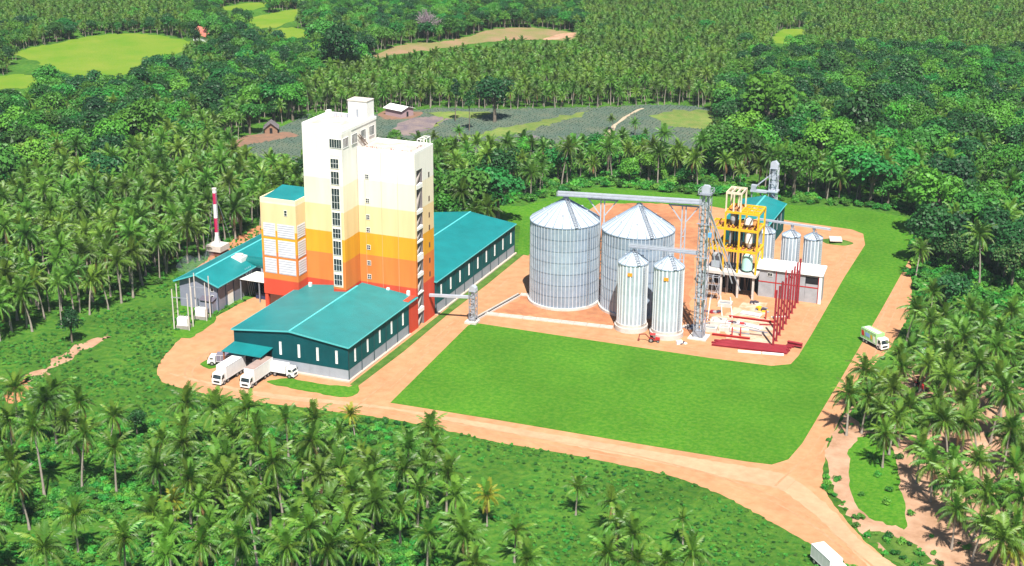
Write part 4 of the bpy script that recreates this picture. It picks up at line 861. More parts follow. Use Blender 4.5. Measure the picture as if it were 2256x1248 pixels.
for i, h in enumerate(HT):
    for j in range(2):
        mb, base = trunk_mb(h, (.4,1.6)[j], i*3+j); me = mb.mesh('trunk', BARK, smooth=True); me.transform(Matrix.Translation(-base)); TR.append((h, me, -base))
CRN = [crown_mb(100+i).mesh('crown', [PALM, PALMD], fix=False) for i in range(7)]
bud = MB(); bud.cyl((0,0,-.5),(0,0,.5),.3,.2,n=8)
for i in range(7): a = i*.9; bud.cyl((math.cos(a)*.38,math.sin(a)*.38,-.75),(math.cos(a)*.42,math.sin(a)*.42,-.35),.16,.1,n=6)
BUD = bud.mesh('crown', mat('coconut_green', (.12,.14,.03), .6, var=.3))
PEND = []
ORD = 'first second third fourth fifth sixth seventh eighth ninth tenth eleventh twelfth thirteenth fourteenth fifteenth sixteenth seventeenth eighteenth nineteenth twentieth'.split()
for a_, b_ in (('twenty','thirtieth'),('thirty','fortieth'),('forty','fiftieth'),('fifty','sixtieth'),('sixty','seventieth'),('seventy','eightieth')): ORD += [a_+'-'+o for o in ORD[:9]]+[b_]
def place_words(px, py):
    if py > 800 and px < 1860 or py > 640 and px < 460:
        row = 'by the dirt road' if py < 1030 else 'in the middle rows' if py < 1170 else 'along the bottom edge'
        colm = 'at the far left' if px < 150 else 'left of the parked lorries' if px < 420 else 'below the parked lorries' if px < 640 else 'below the warehouse corner' if px < 820 else 'below the lawn corner' if px < 1020 else 'below the lawn'
        return row+' '+colm
    if px > 1800 and py > 640:
        return ('beside the green lorry' if py < 860 else 'beside the red tractor' if py < 980 else 'beside the green patch' if py < 1120 else 'on the orange bare soil')+(' near the road' if px < 2010 else ' farther in' if px < 2130 else ' at the picture edge')
    row = 'nearest row' if py > 480 else 'second band' if py > 390 else 'third band' if py > 310 else 'fourth band' if py > 230 else 'fifth band' if py > 150 else 'farthest band'
    colm = 'at the far left' if px < 160 else 'left of the chimney' if px < 440 else 'beside the annex' if px < 660 else 'behind the tower' if px < 960 else 'behind the long warehouse' if px < 1150 else 'behind the big silos' if px < 1400 else 'behind the bucket elevator' if px < 1620 else 'behind the rear elevator' if px < 1800 else 'beyond the lawn corner' if px < 2030 else 'at the right edge'
    return row+' '+colm
def finish_labels():
    b = {}
    for t, kind, x, y in PEND: q = PX((x,y,0)); b.setdefault((kind, place_words(q[0],q[1])), []).append((q[0],t))
    for (kind, pl), L in b.items():
        L.sort(key=lambda e: e[0])
        for i, (_, t) in enumerate(L): t['label'] = (ORD[i]+' '+kind+' from the left, '+pl) if len(L) > 1 else ('only '+kind+' '+pl)
def palm(x, y, s, seed, label, group, hi=False, kind='g', h_i=None):
    r = random.Random(seed); i = (h_i*2+r.randrange(2)) if h_i is not None else r.randrange(len(TR)); h, tm, top = TR[i]
    t = thing('coconut_palm', label, 'palm tree', (x,y,0), r.uniform(0,6.28), group); t.scale = (s,s,s*r.uniform(.94,1.06))
    link('trunk', tm, t)
    if not hi: c = link('crown', CRN[r.randrange(len(CRN))], t, top, r.uniform(0,6.28)); k = r.uniform(.85,1.12); c.scale = (k,k,k); return t
    c = link('crown', BUD, t, top)
    for k, a, sc, ti in crown_plan(r, .85 if kind == 'thin' else 1.0):
        if kind == 'thin' and k == 2 and r.random() < .35: continue
        me = FRY[k][r.randrange(2)] if (kind == 'y' and (k >= 2 or r.random() < .4)) else FR[k][r.randrange(3)]
        f = link('frond', me, c); f.rotation_euler = (0,ti,a); f.scale = (sc,)*3
        if kind == 'y' and k >= 3: f['label'] = 'yellowed drooping frond'
    if r.random() < .5 or kind == 'dry':
        for _ in range(2 if kind != 'dry' else 6): f = link('frond', FRD, c); f.rotation_euler = (0,0,r.uniform(0,6.28)); f['label'] = 'dry brown hanging frond'
    return t
# palms placed by their crowns in the photograph: x, y of the crown centre, look
near_left = [(115,857),(158,884),(18,918),(83,954),(169,958),(237,925),(248,990),(54,1069),(165,1141),(100,1206),(384,1112,'y'),(330,1141),(395,890),(409,940),(481,906),(391,976),(470,1001),(413,1051),(470,1030),(517,1048),(546,912),(632,925,'thin'),(668,972),(571,980),(592,1073),(560,945),(664,1015),(729,994),(506,1188),(628,1213),(682,1173),(772,1141),(754,1033),(682,1101),(714,1220),(793,1195),(441,1202),(21,1015),(510,961),(620,1030),(560,1120),(650,1145),(790,1085),(30,860),(270,1190),(-20,1150),(-10,960),(700,930),(800,1035)]
near_mid = [(885,972,'thin'),(951,944),(962,984),(829,1073),(890,1044),(983,1048),(919,1087),(1073,1098,'y'),(1030,1145),(1134,1166),(1270,1073,'thin'),(1360,1116,'thin'),(1360,1155),(1392,1180),(1507,1145,'thin'),(1342,1224),(1540,1213),(940,1180),(840,1209),(880,1120),(1041,1235),(1163,1238),(1450,1240),(1400,1228)]
near_right = [(1923,825),(1905,879),(1872,878),(1984,811),(2080,832),(2159,814),(1987,897),(2052,886),(1951,958),(2027,987),(2059,1022),(2106,1048),(2098,933),(2127,940),(2159,929),(2220,954),(2238,890),(2195,872),(2170,1022),(2210,1094),(2159,1076),(2106,1127),(2152,1152),(2231,1173),(2238,1037),(2250,1223,'y'),(1990,782),(2005,680),(2055,652),(2048,710),(2070,764),(2120,746),(2124,790),(2203,739),(2167,815),(2170,523),(2149,472),(2048,487),(2023,559),(2225,490),(2102,829),(2239,782),(2181,710),(2088,696),(2230,690),(2140,690),(2280,830),(2290,960),(2300,1080),(2215,840)]
special = {(384,1112):'yellowing coconut palm standing among green ones at the lower left',(632,925):'thin upright palm by the near edge of the dirt road, below the parked lorries',(1073,1098):'yellowing coconut palm in the open weeds below the lawn',(1270,1073):'thin lone palm in the open weeds below the lawn',
           (885,972):'ragged thin palm at the road edge below the lawn corner',(1507,1145):'thin palm standing alone near the bend of the road',(1360,1116):'sparse palm above the small clump near the bottom edge',(1134,1166):'small lone palm to the side of the yellowing one in the weeds',(1030,1145):'full crowned palm next to the yellowing one in the weeds',
           (2170,523):'tall palm with long bare trunk among the flowering trees',(2250,1223):'yellow green palm in the bottom corner of the sandy ground',(1951,958):'palm at the top edge of the green patch on the sandy ground',(2106,1127):'tall palm in the middle of the orange bare soil',(1872,878):'small palm leaning over the edge of the dirt road at the fork'}
LBL = {'l':('coconut palm in the crowded cluster below the dirt road at lower left','palms below the dirt road'),'m':('coconut palm in the weedy slope below the lawn','palms on the weedy slope'),'r':('coconut palm in the grove on sandy ground beside the right hand road','palms on the sandy ground'),
       'g':('coconut palm in the dense grove beside the chimney and boiler house','palms of the grove by the chimney'),'b':('coconut palm in the tree belt behind the warehouse and silos','palms of the belt behind the site'),'p':('coconut palm of the plantation beyond the pineapple field','palms of the far plantation'),'o':('coconut palm mixed into the woodland around the site','palms in the woodland')}
taken = []; n_ = 0
for key, lst in (('l',near_left),('m',near_mid),('r',near_right)):
    for e in lst:
        hi_ = 0 if (key == 'm') else rnd.choice((0,0,0,1)) if key == 'r' else rnd.choice((0,0,1,1,2)); s = rnd.uniform(.86,1.05)*(.92 if key == 'm' else 1); 
        if e[:2] == (2170,523): hi_ = 2; s = 1.1
        q = G(e[0], e[1], HT[hi_]*s); n_ += 1; kd = e[2] if len(e) > 2 else 'g'
        if kd == 'y': s *= .82; hi_ = 0; q = G(e[0], e[1], HT[0]*s)
        if kd == 'thin': s *= .8; q = G(e[0], e[1], HT[hi_]*s)
        t_ = palm(q.x, q.y, s, 1000+n_, special.get(e[:2], LBL[key][0]), LBL[key][1], True, kd, hi_); e[:2] in special or PEND.append((t_,'palm',q.x,q.y)); taken.append((q.x,q.y))
q = G(782,966); lone = palm(q.x, q.y, .62, 77, 'lone palm with brownish trunk standing against the road junction', 'palms below the dirt road', True, 'y', 0); taken.append((q.x,q.y))
for key, poly, cnt in (('l',[(340,1000),(700,1015),(860,1025),(1010,1130),(1040,1330),(330,1330)],34),('l',[(-60,950),(200,950),(210,1080),(-60,1300)],9),('r',[(1990,830),(2320,830),(2400,1330),(2080,1290),(2030,1130),(1930,960)],34),('r',[(2100,770),(2300,745),(2330,860),(2060,860)],12)):
    P_ = [G(*p)[:2] for p in poly]; lo = np.array(P_).min(0); hi2 = np.array(P_).max(0); k_ = 0; tries = 0
    while k_ < cnt and tries < 4000:
        tries += 1; x_, y_ = rnd.uniform(lo[0],hi2[0]), rnd.uniform(lo[1],hi2[1])
        if not inside(P_,np.array([x_]),np.array([y_]))[0] or inside(soil_w,np.array([x_]),np.array([y_]))[0]: continue
        if min((x_-a)**2+(y_-b)**2 for a, b in taken) < 3.3**2: continue
        n_ += 1; k_ += 1; PEND.append((palm(x_,y_,rnd.uniform(.72,1.0),3000+n_,LBL[key][0],LBL[key][1],False,'g',rnd.choice((0,0,1))),'palm',x_,y_)); taken.append((x_,y_))
n_hi = n_+1
for i, (px, py, lab) in enumerate(((1335,290,'small palm standing on the pale track across the pineapple field'),(1376,292,'small palm on the pineapple field beside the pale track'),(1400,270,'small palm near the far end of the pale track'),(1418,288,'small palm at the end of the field behind the bucket elevator'),(955,300,'small palm on the pineapple field beside the bare rock'),(1010,285,'small palm on the field below the slim dark trees'),(1352,258,'tiny palm at the far edge of the field above the track'))):
    q = G(px,py,5); palm(q.x,q.y,.55,8800+i,lab,'small palms on the pineapple field',False,'g',0); taken.append((q.x,q.y)); n_hi += 1
# broadleaf trees
def tree_crown(seed, R, lobes, nl, ls, flat=.75, core=.5):
    r = np.random.RandomState(seed); V = []; F = []
    cen = []
    for i in range(lobes):
        a = r.uniform(0,6.283); u = r.uniform(.15,1)**.6; zz = r.uniform(-.35,.8)
        cr = R*.66*u*math.sqrt(max(.15,1-max(0,zz)**2*.9)); cen.append((math.cos(a)*cr, math.sin(a)*cr, R*flat*zz*.75, R*r.uniform(.28,.48)))
    cen.append((0,0,R*.1,R*core))
    for cx, cy, cz, cr in cen:
        m = int(nl*(cr/(R*.4))**1.5)
        d = r.normal(size=(m,3)); d /= np.linalg.norm(d,axis=1)[:,None]; d[:,2] = np.where(d[:,2] < -.35, -d[:,2], d[:,2])
        p = np.array([cx,cy,cz])+d*cr*r.uniform(.72,1.08,(m,1))*np.array([1,1,.85])
        nn = d+r.normal(size=(m,3))*.45+np.array([0,0,.35]); nn /= np.linalg.norm(nn,axis=1)[:,None]
        t = np.cross(nn, r.normal(size=(m,3))); t /= np.linalg.norm(t,axis=1)[:,None]+1e-9; b = np.cross(nn,t)
        s = ls*r.uniform(.55,1.25,(m,1)); o = len(V)*4
        q = np.stack([p-t*s*.5, p+b*s*.42-nn*s*.08, p+t*s*.62-nn*s*.15, p-b*s*.42-nn*s*.08],1); V.append(q)
    V = np.concatenate(V).reshape(-1,3); F = [(4*i,4*i+1,4*i+2,4*i+3) for i in range(len(V)//4)]
    return V, F, cen
def mesh_np(name, V, F, mats, mi=None):
    me = bpy.data.meshes.new(name); me.from_pydata([tuple(v) for v in V], [], F)
    for m in mats: me.materials.append(m)
    if mi is not None: me.polygons.foreach_set('material_index', mi)
    return me
TREES = []   # (kind, R, crown height, crown mesh, trunk mesh)
def make_tree(kind, seed, R, lobes, nl, ls, m, flat=.8, hc=None):
    V, F, cen = tree_crown(seed, R, lobes, nl, ls, flat); hc = hc or R*.95+1.5
    me = mesh_np('crown', V, F, [m]); tb = MB(); tb.cyl((0,0,0),(0,0,hc-R*.2),R*.075,R*.045,n=8)
    for cx, cy, cz, cr in cen[:6]: tb.cyl((0,0,hc-R*.45),(cx*.9,cy*.9,hc+cz),R*.035,R*.012,n=5)
    TREES.append((kind, R, hc, me, tb.mesh('trunk', WOOD)))
for i in range(3): make_tree('leaf', 20+i, 4.6, 13, 95, .62, LEAF)
for i in range(2): make_tree('pale', 40+i, 4.8, 14, 95, .58, LEAFL, .95)
for i in range(2): make_tree('dark', 60+i, 4.8, 15, 110, .6, LEAFD, .9)
make_tree('flower', 81, 4.6, 13, 100, .5, LEAFF, .9)
make_tree('column', 91, 2.2, 12, 60, .5, LEAFD, 3.0, 7.5)
make_tree('shrub', 95, 3.2, 10, 80, .5, LEAF, .7, 2.0)
V, F, cen = tree_crown(99, 4.6, 14, 40, .25, .9); bt = MB(); bt.cyl((0,0,0),(0,0,4),.3,.2,n=8)
for k in range(90):
    a = rnd.uniform(0,6.28); e = rnd.uniform(.2,1.4); d = Vector((math.cos(a)*math.cos(e),math.sin(a)*math.cos(e),math.sin(e))); st_ = d*rnd.uniform(.5,2.5)+Vector((0,0,4)); bt.bar(st_, st_+(d+Vector((rnd.gauss(0,.4),rnd.gauss(0,.4),.3))).normalized()*rnd.uniform(1.5,3.2), .09)
TREES.append(('bare', 4.6, 5.0, mesh_np('crown', V*1.0, F, [BARE]), bt.mesh('trunk', BARE)))
def tree(kind, x, y, s, seed, label, group):
    r = random.Random(seed); c = [t for t in TREES if t[0] == kind]; k, R, hc, me, tm = c[r.randrange(len(c))]
    t = thing('broadleaf_tree', label, 'tree', (x,y,0), r.uniform(0,6.28), group); t.scale = (s*r.uniform(.92,1.1),s*r.uniform(.92,1.1),s*r.uniform(.88,1.1))
    link('trunk', tm, t); link('crown', me, t, (0,0,hc)); return t
big = [('dark',745,105,58,'large dark round tree standing above the tower at the far woodland edge'),('leaf',705,70,40,'bushy tree next to the large dark round tree'),('bare',942,52,34,'pinkish grey leafless tree in the far woodland'),('dark',1090,205,52,'big dark tree at the far edge of the pineapple field'),
       ('column',1003,212,17,'slim dark column shaped tree farther from the big dark tree'),('column',1034,232,17,'slim dark column shaped tree next to the big dark tree'),('pale',1700,235,78,'very large pale green tree behind the rear elevator'),('dark',1900,262,76,'very large dark tree beside the pale green giant'),
       ('dark',1832,150,46,'dark dome shaped tree above the very large dark tree'),('dark',1995,172,48,'dark spreading tree in the right hand woodland'),('flower',2092,540,46,'tree flecked with pale blossom beside the lawn corner'),('flower',2235,575,56,'large tree flecked with pale blossom at the picture edge'),
       ('dark',2085,640,52,'dark rounded tree between blossom tree and sandy grove'),('pale',310,268,62,'bright green bamboo like thicket in the woodland by the chimney grove'),('pale',40,275,50,'bright green tree at the left picture edge'),('pale',390,262,40,'smaller bright green thicket beside the bamboo like one'),('leaf',1590,300,38,'round tree at the corner of the pineapple field'),
       ('pale',702,262,24,'bright green shrub tree showing behind the tower roof'),('pale',868,302,20,'low bright green shrub on the pineapple field behind the tower'),('dark',155,715,34,'dark bush on the weedy slope below the palm grove'),('leaf',85,838,22,'bluish shrub above the palms at the left edge'),('dark',300,930,30,'dark shrub among the palms below the dirt road'),
       ('leaf',470,62,26,'tree hiding part of the red roofed farmhouse'),('leaf',1560,55,22,'rounded tree in the far plantation'),('dark',1640,90,28,'dark tree in the middle of the far plantation'),('leaf',100,170,36,'tree clump at the near edge of the paddy field'),('pale',2120,190,55,'bright green tree in the upper right woodland'),('dark',2225,225,45,'dark tree close to the right picture edge')]
for i, (k, px, py, rp, l) in enumerate(big):
    R0 = [t for t in TREES if t[0] == k][0][1]; hc0 = [t for t in TREES if t[0] == k][0][2]; q = G(px, py, 6)
    for _ in range(4): sc = rp*(1.0 if k != 'column' else 1.0)/(FPX/PX((q.x,q.y,5))[2])/R0; q = G(px, py, hc0*sc)
    tree(k, q.x, q.y, sc, 500+i, l, None); taken.append((q.x,q.y))
# fill: jittered grids over everything the photograph shows, minus the clearings
weeds_px = [(-300,775),(60,752),(150,715),(250,680),(330,640),(400,600),(440,575),(480,548),(590,495),(680,470),(680,640),(345,815),(380,850),(760,910),(1000,952),(1250,1000),(1500,1055),(1700,1150),(1870,1250),(1900,1500),(-400,1500)]
weeds_w = [G(*p)[:2] for p in weeds_px]
rgrove_w = [G(*p)[:2] for p in [(1995,640),(2030,600),(2330,640),(2400,1500),(1850,1500),(1800,1000),(1900,800)]]
def zone(px): return [G(*p)[:2] for p in px]
Z = [(zone([(-300,485),(0,475),(250,440),(310,352),(500,345),(700,345),(700,480),(560,520),(300,700),(-300,800)]),.98,'g',1.0),(zone([(-300,170),(420,180),(600,200),(680,255),(660,300),(500,345),(310,352),(250,440),(0,475),(-300,485)]),.30,'o',1.0),
     (zone([(640,262),(1000,255),(1300,240),(1640,235),(1640,160),(1480,90),(1280,105),(1000,115),(850,150),(700,190)]),.985,'p',1.0),(zone([(940,470),(940,340),(1560,330),(1600,445),(1300,425),(1150,465)]),.62,'b',1.0),
     (zone([(1560,340),(1600,190),(1760,130),(2500,150),(2500,700),(2000,640),(2030,480),(1700,450)]),.24,'o',1.0),(zone([(1280,105),(1300,-60),(2600,-80),(2600,150),(1760,130),(1640,160)]),.93,'p',1.0),(zone([(-300,100),(-300,-80),(420,-60),(420,75),(200,75)]),.86,'p',1.0),
     (zone([(420,110),(420,-60),(1280,-60),(1280,100),(1000,110),(850,140),(600,200)]),.36,'o',1.0)]
def tscale(py): return np.interp(py, [-80,40,150,250,340,430,520], [.46,.50,.60,.70,.82,.95,1.0])
GX, GY = [], []
for lo_, hi_ in ((-90,60),(60,130),(130,210),(210,290),(290,380),(380,480),(480,1600)):
    sp = 4.9*float(tscale((max(lo_,-60)+min(hi_,600))/2)); x_, y_ = np.meshgrid(np.arange(-620,300,sp), np.arange(-40,760,sp)); x_ = x_.ravel()+nrs.uniform(-.43,.43,x_.size)*sp; y_ = y_.ravel()+nrs.uniform(-.43,.43,y_.size)*sp
    py_ = PX(np.stack([x_,y_,np.zeros(x_.shape)],1))[:,1]; k_ = (py_ >= lo_) & (py_ < hi_); GX.append(x_[k_]); GY.append(y_[k_])
gx, gy = np.concatenate(GX), np.concatenate(GY)
scr = PX(np.stack([gx,gy,np.full(gx.shape,8.)],1)); vis = (scr[:,0] > -230) & (scr[:,0] < 2480) & (scr[:,1] > -70) & (scr[:,1] < 1500); gx, gy = gx[vis], gy[vis]
scr0 = PX(np.stack([gx,gy,np.zeros(gx.shape)],1))
def topground(z):   # where the sight line over a crown top meets the ground again
    t = CAM[2]/(CAM[2]-z); return CAM[0]+(gx-CAM[0])*t, CAM[1]+(gy-CAM[1])*t
bad = (gx > -32) & (gx < 4) & (gy > -4) & (gy < 102) | (gx > -68) & (gx < 0) & (gy > 15) & (gy < 76) | inside(soil_w,gx,gy) | inside(lawn_w,gx,gy) | inside(weeds_w,gx,gy) | inside(sand_w,gx,gy) | inside(rgrove_w,gx,gy)
for dx, dy in ((5,0),(-4,0),(0,5),(0,-5)): bad |= inside(soil_w,gx+dx,gy+dy) | inside(lawn_w,gx+dx,gy+dy)
hx, hy = topground(9.5*tscale(scr0[:,1]))
belt = inside(zone([(700,470),(700,352),(960,345),(1560,325),(1640,340),(1640,450),(1310,430),(1150,465)]),gx,gy); bad |= inside(pine_w,gx,gy) | (inside(pine_w,hx,hy) & ~belt)
h5, k5 = topground(4.0); bad |= inside(pine_w,h5,k5)
for c in clear:
    bad |= inside(c,gx,gy)
    for zz in (3,7,11,14): tx, ty = topground(zz*tscale(scr0[:,1])); bad |= inside(c,tx,ty)
for hx_, hy_ in (at(455,88), at(598,288), at(880,250), at(1190,326)):
    for zz in (0,5,10): tx, ty = topground(zz); bad |= np.hypot(tx-hx_,ty-hy_) < (10.5 if hy_ > 300 else 8)
tk = np.array(taken); dmin = np.sqrt(((gx[:,None]-tk[None,:,0])**2+(gy[:,None]-tk[None,:,1])**2).min(1)); bad |= dmin < 4.5
gx, gy, scr0 = gx[~bad], gy[~bad], scr0[~bad]
pf = np.full(gx.shape,.6); reg = np.full(gx.shape,'o')
for zz, f, k, _ in Z: i_ = inside(zz,gx,gy); pf[i_] = f; reg[i_] = k
# clumping: low-frequency field pushes the mix either way
cl_ = np.sin(gx*.045+1.3*np.sin(gy*.031))+np.sin(gy*.052+1.1*np.sin(gx*.027)); pf2 = np.clip(pf+np.where((pf > .3) & (pf < .9), cl_*.16, 0),0,1)
isp = nrs.rand(gx.size) < pf2; keep = isp | (nrs.rand(gx.size) < np.where(reg == 'o', .42, .46)); gx, gy, reg, isp, scr0 = gx[keep], gy[keep], reg[keep], isp[keep], scr0[keep]
tsc = tscale(scr0[:,1]); dist = np.hypot(gx-CAM[0],gy-CAM[1]); on = (scr0[:,0] > -30) & (scr0[:,0] < 2290) & (scr0[:,1] > 20) & (scr0[:,1] < 1330)
order = np.argsort(dist+np.where(on,0,1e4))
pi_, bi_ = [i for i in order if isp[i]], [i for i in order if not isp[i]]
NP, NB = max(0, 300-n_hi), 300-len(big)
for i in pi_[:NP]: PEND.append((palm(gx[i],gy[i],tsc[i]*rnd.uniform(.78,1.12),int(i),*LBL[reg[i]]),'palm',gx[i],gy[i]))
BL = {'g':('leafy tree among the palms of the grove by the chimney','trees in the grove by the chimney'),'b':('leafy tree in the dark belt behind the silos and lawn','trees in the belt behind the site'),'p':('leafy tree standing in the far palm plantation','trees in the far plantation'),'o':('leafy tree in the mixed woodland around the site','trees in the woodland')}
def pick_kind(i):
    v = nrs.rand(); c = math.sin(gx[i]*.06)+math.cos(gy[i]*.05)
    return ('dark' if v < .20+.1*c else 'pale' if v < .52+.12*c else 'leaf' if v < .93 else 'shrub')
KW = {'leaf':'leafy tree','pale':'bright green tree','dark':'dark tree','shrub':'low bushy tree'}
for i in bi_[:NB]: k_ = pick_kind(i); PEND.append((tree(k_,gx[i],gy[i],tsc[i]*rnd.uniform(.9,1.75)*(1.18 if reg[i] == 'o' else .9),int(i)+9000,*BL[reg[i]]),KW[k_],gx[i],gy[i]))
finish_labels()
# everything beyond: one object of each kind, instances over points
PROTO = {}
def proto(key, meshes):
    c = bpy.data.collections.new(key)
    for me in meshes: c.objects.link(bpy.data.objects.new(key, me))
    PROTO[key] = c; return c
def join_tree(tm, me, off):
    V = [tuple(v.co) for v in tm.vertices]+[tuple(v.co+Vector(off)) for v in me.vertices]; n = len(tm.vertices)
    F = [tuple(p.vertices) for p in tm.polygons]+[tuple(a+n for a in p.vertices) for p in me.polygons]
    mm = list(tm.materials)+list(me.materials); mi = [0]*len(tm.polygons)+[len(tm.materials)+p.material_index for p in me.polygons]
    return mesh_np('grove_tree', V, F, mm, mi)
def scatter(name, pts, scl, coll, nvar, label=None, cat=None, tilt=0.0, seed=1):
    me = bpy.data.meshes.new(name); me.from_pydata([tuple(p) for p in pts], [], [])
    at_ = me.attributes.new('sc','FLOAT','POINT'); at_.data.foreach_set('value', np.asarray(scl,np.float32))
    o = link(name, me); tag(o, label, cat, None, 'stuff')
    ng = bpy.data.node_groups.new(name+'_nodes','GeometryNodeTree'); ng.interface.new_socket('Geometry',in_out='INPUT',socket_type='NodeSocketGeometry'); ng.interface.new_socket('Geometry',in_out='OUTPUT',socket_type='NodeSocketGeometry')
    n = ng.nodes; L = ng.links; gi = n.new('NodeGroupInput'); go = n.new('NodeGroupOutput'); ip = n.new('GeometryNodeInstanceOnPoints'); ci = n.new('GeometryNodeCollectionInfo')
    ci.inputs['Collection'].default_value = coll; ci.inputs['Separate Children'].default_value = True; ci.inputs['Reset Children'].default_value = True
    ri = n.new('FunctionNodeRandomValue'); ri.data_type = 'INT'; ri.inputs[4].default_value = 0; ri.inputs[5].default_value = nvar-1; ri.inputs['Seed'].default_value = seed
    rr = n.new('FunctionNodeRandomValue'); rr.data_type = 'FLOAT_VECTOR'; rr.inputs[0].default_value = (-tilt,-tilt,0); rr.inputs[1].default_value = (tilt,tilt,6.283); rr.inputs['Seed'].default_value = seed+5
    na = n.new('GeometryNodeInputNamedAttribute'); na.data_type = 'FLOAT'; na.inputs['Name'].default_value = 'sc'
    L.new(gi.outputs[0],ip.inputs['Points']); L.new(ci.outputs[0],ip.inputs['Instance']); ip.inputs['Pick Instance'].default_value = True
    L.new(ri.outputs[2],ip.inputs['Instance Index']); L.new(rr.outputs[0],ip.inputs['Rotation']); L.new(na.outputs[0],ip.inputs['Scale']); L.new(ip.outputs[0],go.inputs[0])
    md = o.modifiers.new('scatter','NODES'); md.node_group = ng; return o
pc_ = proto('palm_source', [join_tree(TR[k % 6][1], CRN[k], TR[k % 6][2]) for k in range(7)])
ii = pi_[NP:]; scatter('far_palm_grove', [(gx[i],gy[i],0) for i in ii], [tsc[i]*rnd.uniform(.75,1.1) for i in ii], pc_, 7, 'far palms merging into one grove across the back of the view', 'palm grove', .05)
bc_ = proto('tree_source', [join_tree(t[4], t[3], (0,0,t[2])) for t in TREES[:7]])
ii = bi_[NB:]
if ii: scatter('far_woodland', [(gx[i],gy[i],0) for i in ii], [tsc[i]*rnd.uniform(.9,1.8)*(1.15 if reg[i] == 'o' else .9) for i in ii], bc_, 7, 'far leafy trees merging into one woodland', 'woodland')
print('PALMS', len(pi_)+n_hi, 'BROADLEAF', len(bi_)+len(big))
# undergrowth
BUSH = []
for i in range(5):
    V, F, _c = tree_crown(300+i, 1.0, 7, 42, .24, .6); V[:,2] += .35; BUSH.append(mesh_np('bush', V, F, [BUSHM if i < 4 else LEAF]))
uc = proto('bush_source', BUSH)
def fill(poly, spc, excl=(), prob=None, seed=0, jit=.5):
    r = np.random.RandomState(seed); P = np.array([(p[0],p[1]) for p in poly]); lo, hi_ = P.min(0), P.max(0)
    x, y = np.meshgrid(np.arange(lo[0],hi_[0],spc), np.arange(lo[1],hi_[1],spc)); x = x.ravel()+r.uniform(-jit,jit,x.size)*spc; y = y.ravel()+r.uniform(-jit,jit,y.size)*spc
    if jit < .3: x = x+.35*np.sin(y*.05)*spc*3+np.where((np.round(y/spc).astype(int) % 9) == 0, 1e5, 0)
    k = inside(poly,x,y); sc_ = PX(np.stack([x,y,np.zeros(x.shape)],1)); k &= (sc_[:,0] > -120) & (sc_[:,0] < 2380) & (sc_[:,1] < 1330)
    for e in excl: k &= ~inside(e,x,y)
    cl = np.sin(x*.21+2*np.sin(y*.13))+np.sin(y*.24+1.7*np.sin(x*.11)); k &= r.rand(x.size) < (.55+.3*cl if prob is None else prob)
    return np.stack([x[k],y[k],np.zeros(k.sum())],1)
up = fill(weeds_w, .95, (soil_w,lawn_w), seed=3); scatter('undergrowth', up, nrs.uniform(.3,1.1,len(up))**1.35*np.where((PX(up)[:,1] > 930) & (PX(up)[:,0] < 960), 1.2, .55), uc, 5, 'leafy undergrowth and weeds covering the open slopes', 'undergrowth', .2)
rp_ = fill(rgrove_w, 2.2, (soil_w,lawn_w,[G(*p)[:2] for p in [(1850,960),(1990,900),(2256,900),(2400,1100),(2256,1300),(2100,1240),(1930,1170),(1850,1100)]]), seed=4)
rq = fill(rgrove_w, 2.6, (soil_w,lawn_w), prob=.13, seed=5); rp_ = np.concatenate([rp_,rq])
scatter('undergrowth', rp_, nrs.uniform(.4,1.2,len(rp_)), uc, 5, 'leafy undergrowth between the palms of the sandy grove', 'undergrowth', .2)
edge_w = zone([(940,475),(940,445),(1150,448),(1310,412),(1400,416),(1600,432),(1740,448),(1900,458),(2030,478),(2040,440),(1740,425),(1560,405),(1300,395),(940,425)])
ep = fill(edge_w, 2.4, (), prob=.75, seed=6); scatter('undergrowth', ep, nrs.uniform(.9,2.2,len(ep)), uc, 5, 'bushes along the foot of the tree belt behind the site', 'undergrowth', .2)
bp = np.concatenate([fill(zone([(700,470),(700,360),(960,352),(1560,335),(1640,345),(1640,440),(1310,410),(1150,450)]), 2.6, (lawn_w,soil_w), prob=.8, seed=16), fill(zone([(2020,480),(2330,440),(2330,760),(2060,700),(2005,640),(2005,560)]), 2.6, (lawn_w,soil_w), prob=.85, seed=17)]); scatter('undergrowth', bp, nrs.uniform(1.0,2.8,len(bp)), uc, 5, 'dense bushes between the trees of the belt and woodland edge', 'undergrowth', .2)
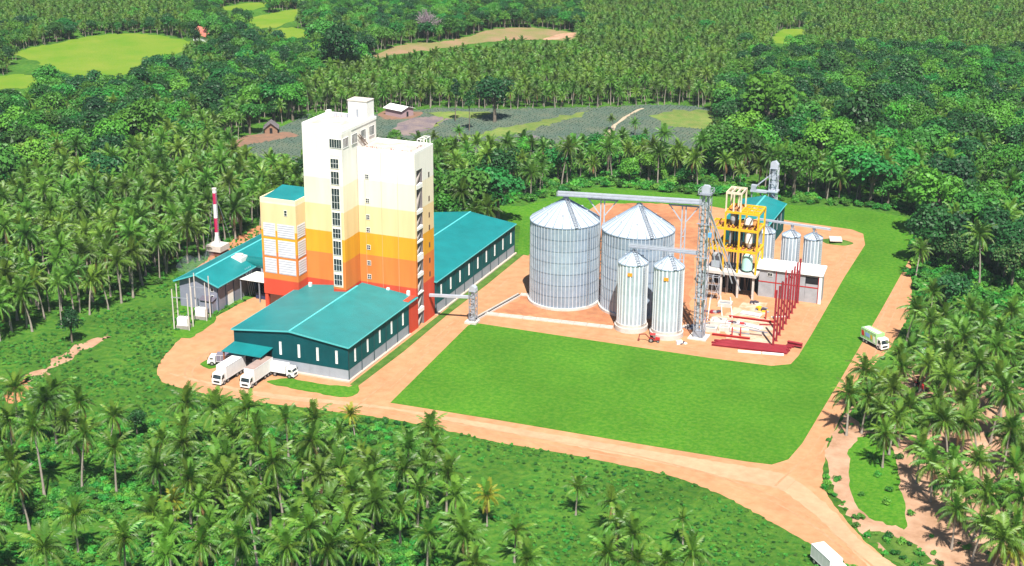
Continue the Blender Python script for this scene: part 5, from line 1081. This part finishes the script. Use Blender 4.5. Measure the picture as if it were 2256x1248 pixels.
gp = fill(Z[0][0], 3.0, (soil_w,lawn_w,weeds_w), prob=.5, seed=8); scatter('undergrowth', gp, nrs.uniform(.6,1.6,len(gp)), uc, 5, 'bushes on the floor of the palm grove by the chimney', 'undergrowth', .2)
pt = MB()
for i in range(9):
    a = i*2.4; e = .5+.09*i; d = Vector((math.cos(a)*math.cos(e),math.sin(a)*math.cos(e),math.sin(e))); p = Vector((-math.sin(a),math.cos(a),0))*.09; pt.add([-p,p,d*.9],[(0,1,2)])
qc = proto('pineapple_source', [pt.mesh('pineapple_plant', PINE, fix=False)])
pp_ = fill(pine_w, 1.5, patches, prob=.92, seed=9, jit=.16); scatter('pineapple_plants', pp_, nrs.uniform(.55,.95,len(pp_)), qc, 1, 'rows of greyish pineapple plants covering the field', 'crop', .2)
# ------------------------------------------------------------------ haze
hm = bpy.data.materials.new('haze'); hm.use_nodes = True; hn = hm.node_tree; hn.nodes.remove(hn.nodes['Principled BSDF'])
pv_ = hn.nodes.new('ShaderNodeVolumePrincipled'); pv_.inputs['Color'].default_value = (.72,.88,1,1); pv_.inputs['Density'].default_value = .00006; pv_.inputs['Anisotropy'].default_value = .0
hn.links.new(pv_.outputs[0], hn.nodes['Material Output'].inputs['Volume'])
tag(MB().box(-3200,3200,-3200,3200,-1.5,132).build('haze', hm), kind='stuff')

sm_ = bmesh.new()
for dx, dy, dz, r_ in ((0,0,0,2.2),(-1.8,1.0,1.6,2.0),(2.0,.8,2.2,1.9),(4.0,1.4,3.8,1.5),(-3.4,.4,.4,1.6)):
    bmesh.ops.create_icosphere(sm_, subdivisions=2, radius=r_, matrix=Matrix.Translation((dx,dy,dz)))
me_ = bpy.data.meshes.new('smoke'); sm_.to_mesh(me_); sm_.free()
sv = bpy.data.materials.new('thin_smoke'); sv.use_nodes = True; vn = sv.node_tree; vn.nodes.remove(vn.nodes['Principled BSDF'])
vv = vn.nodes.new('ShaderNodeVolumePrincipled'); vv.inputs['Color'].default_value = (.75,.85,1,1); vv.inputs['Density'].default_value = .045
vn.links.new(vv.outputs[0], vn.nodes['Material Output'].inputs['Volume']); me_.materials.append(sv)
q = G(425,600,5); tag(link('smoke', me_, None, (q.x,q.y,5.5)), kind='stuff')
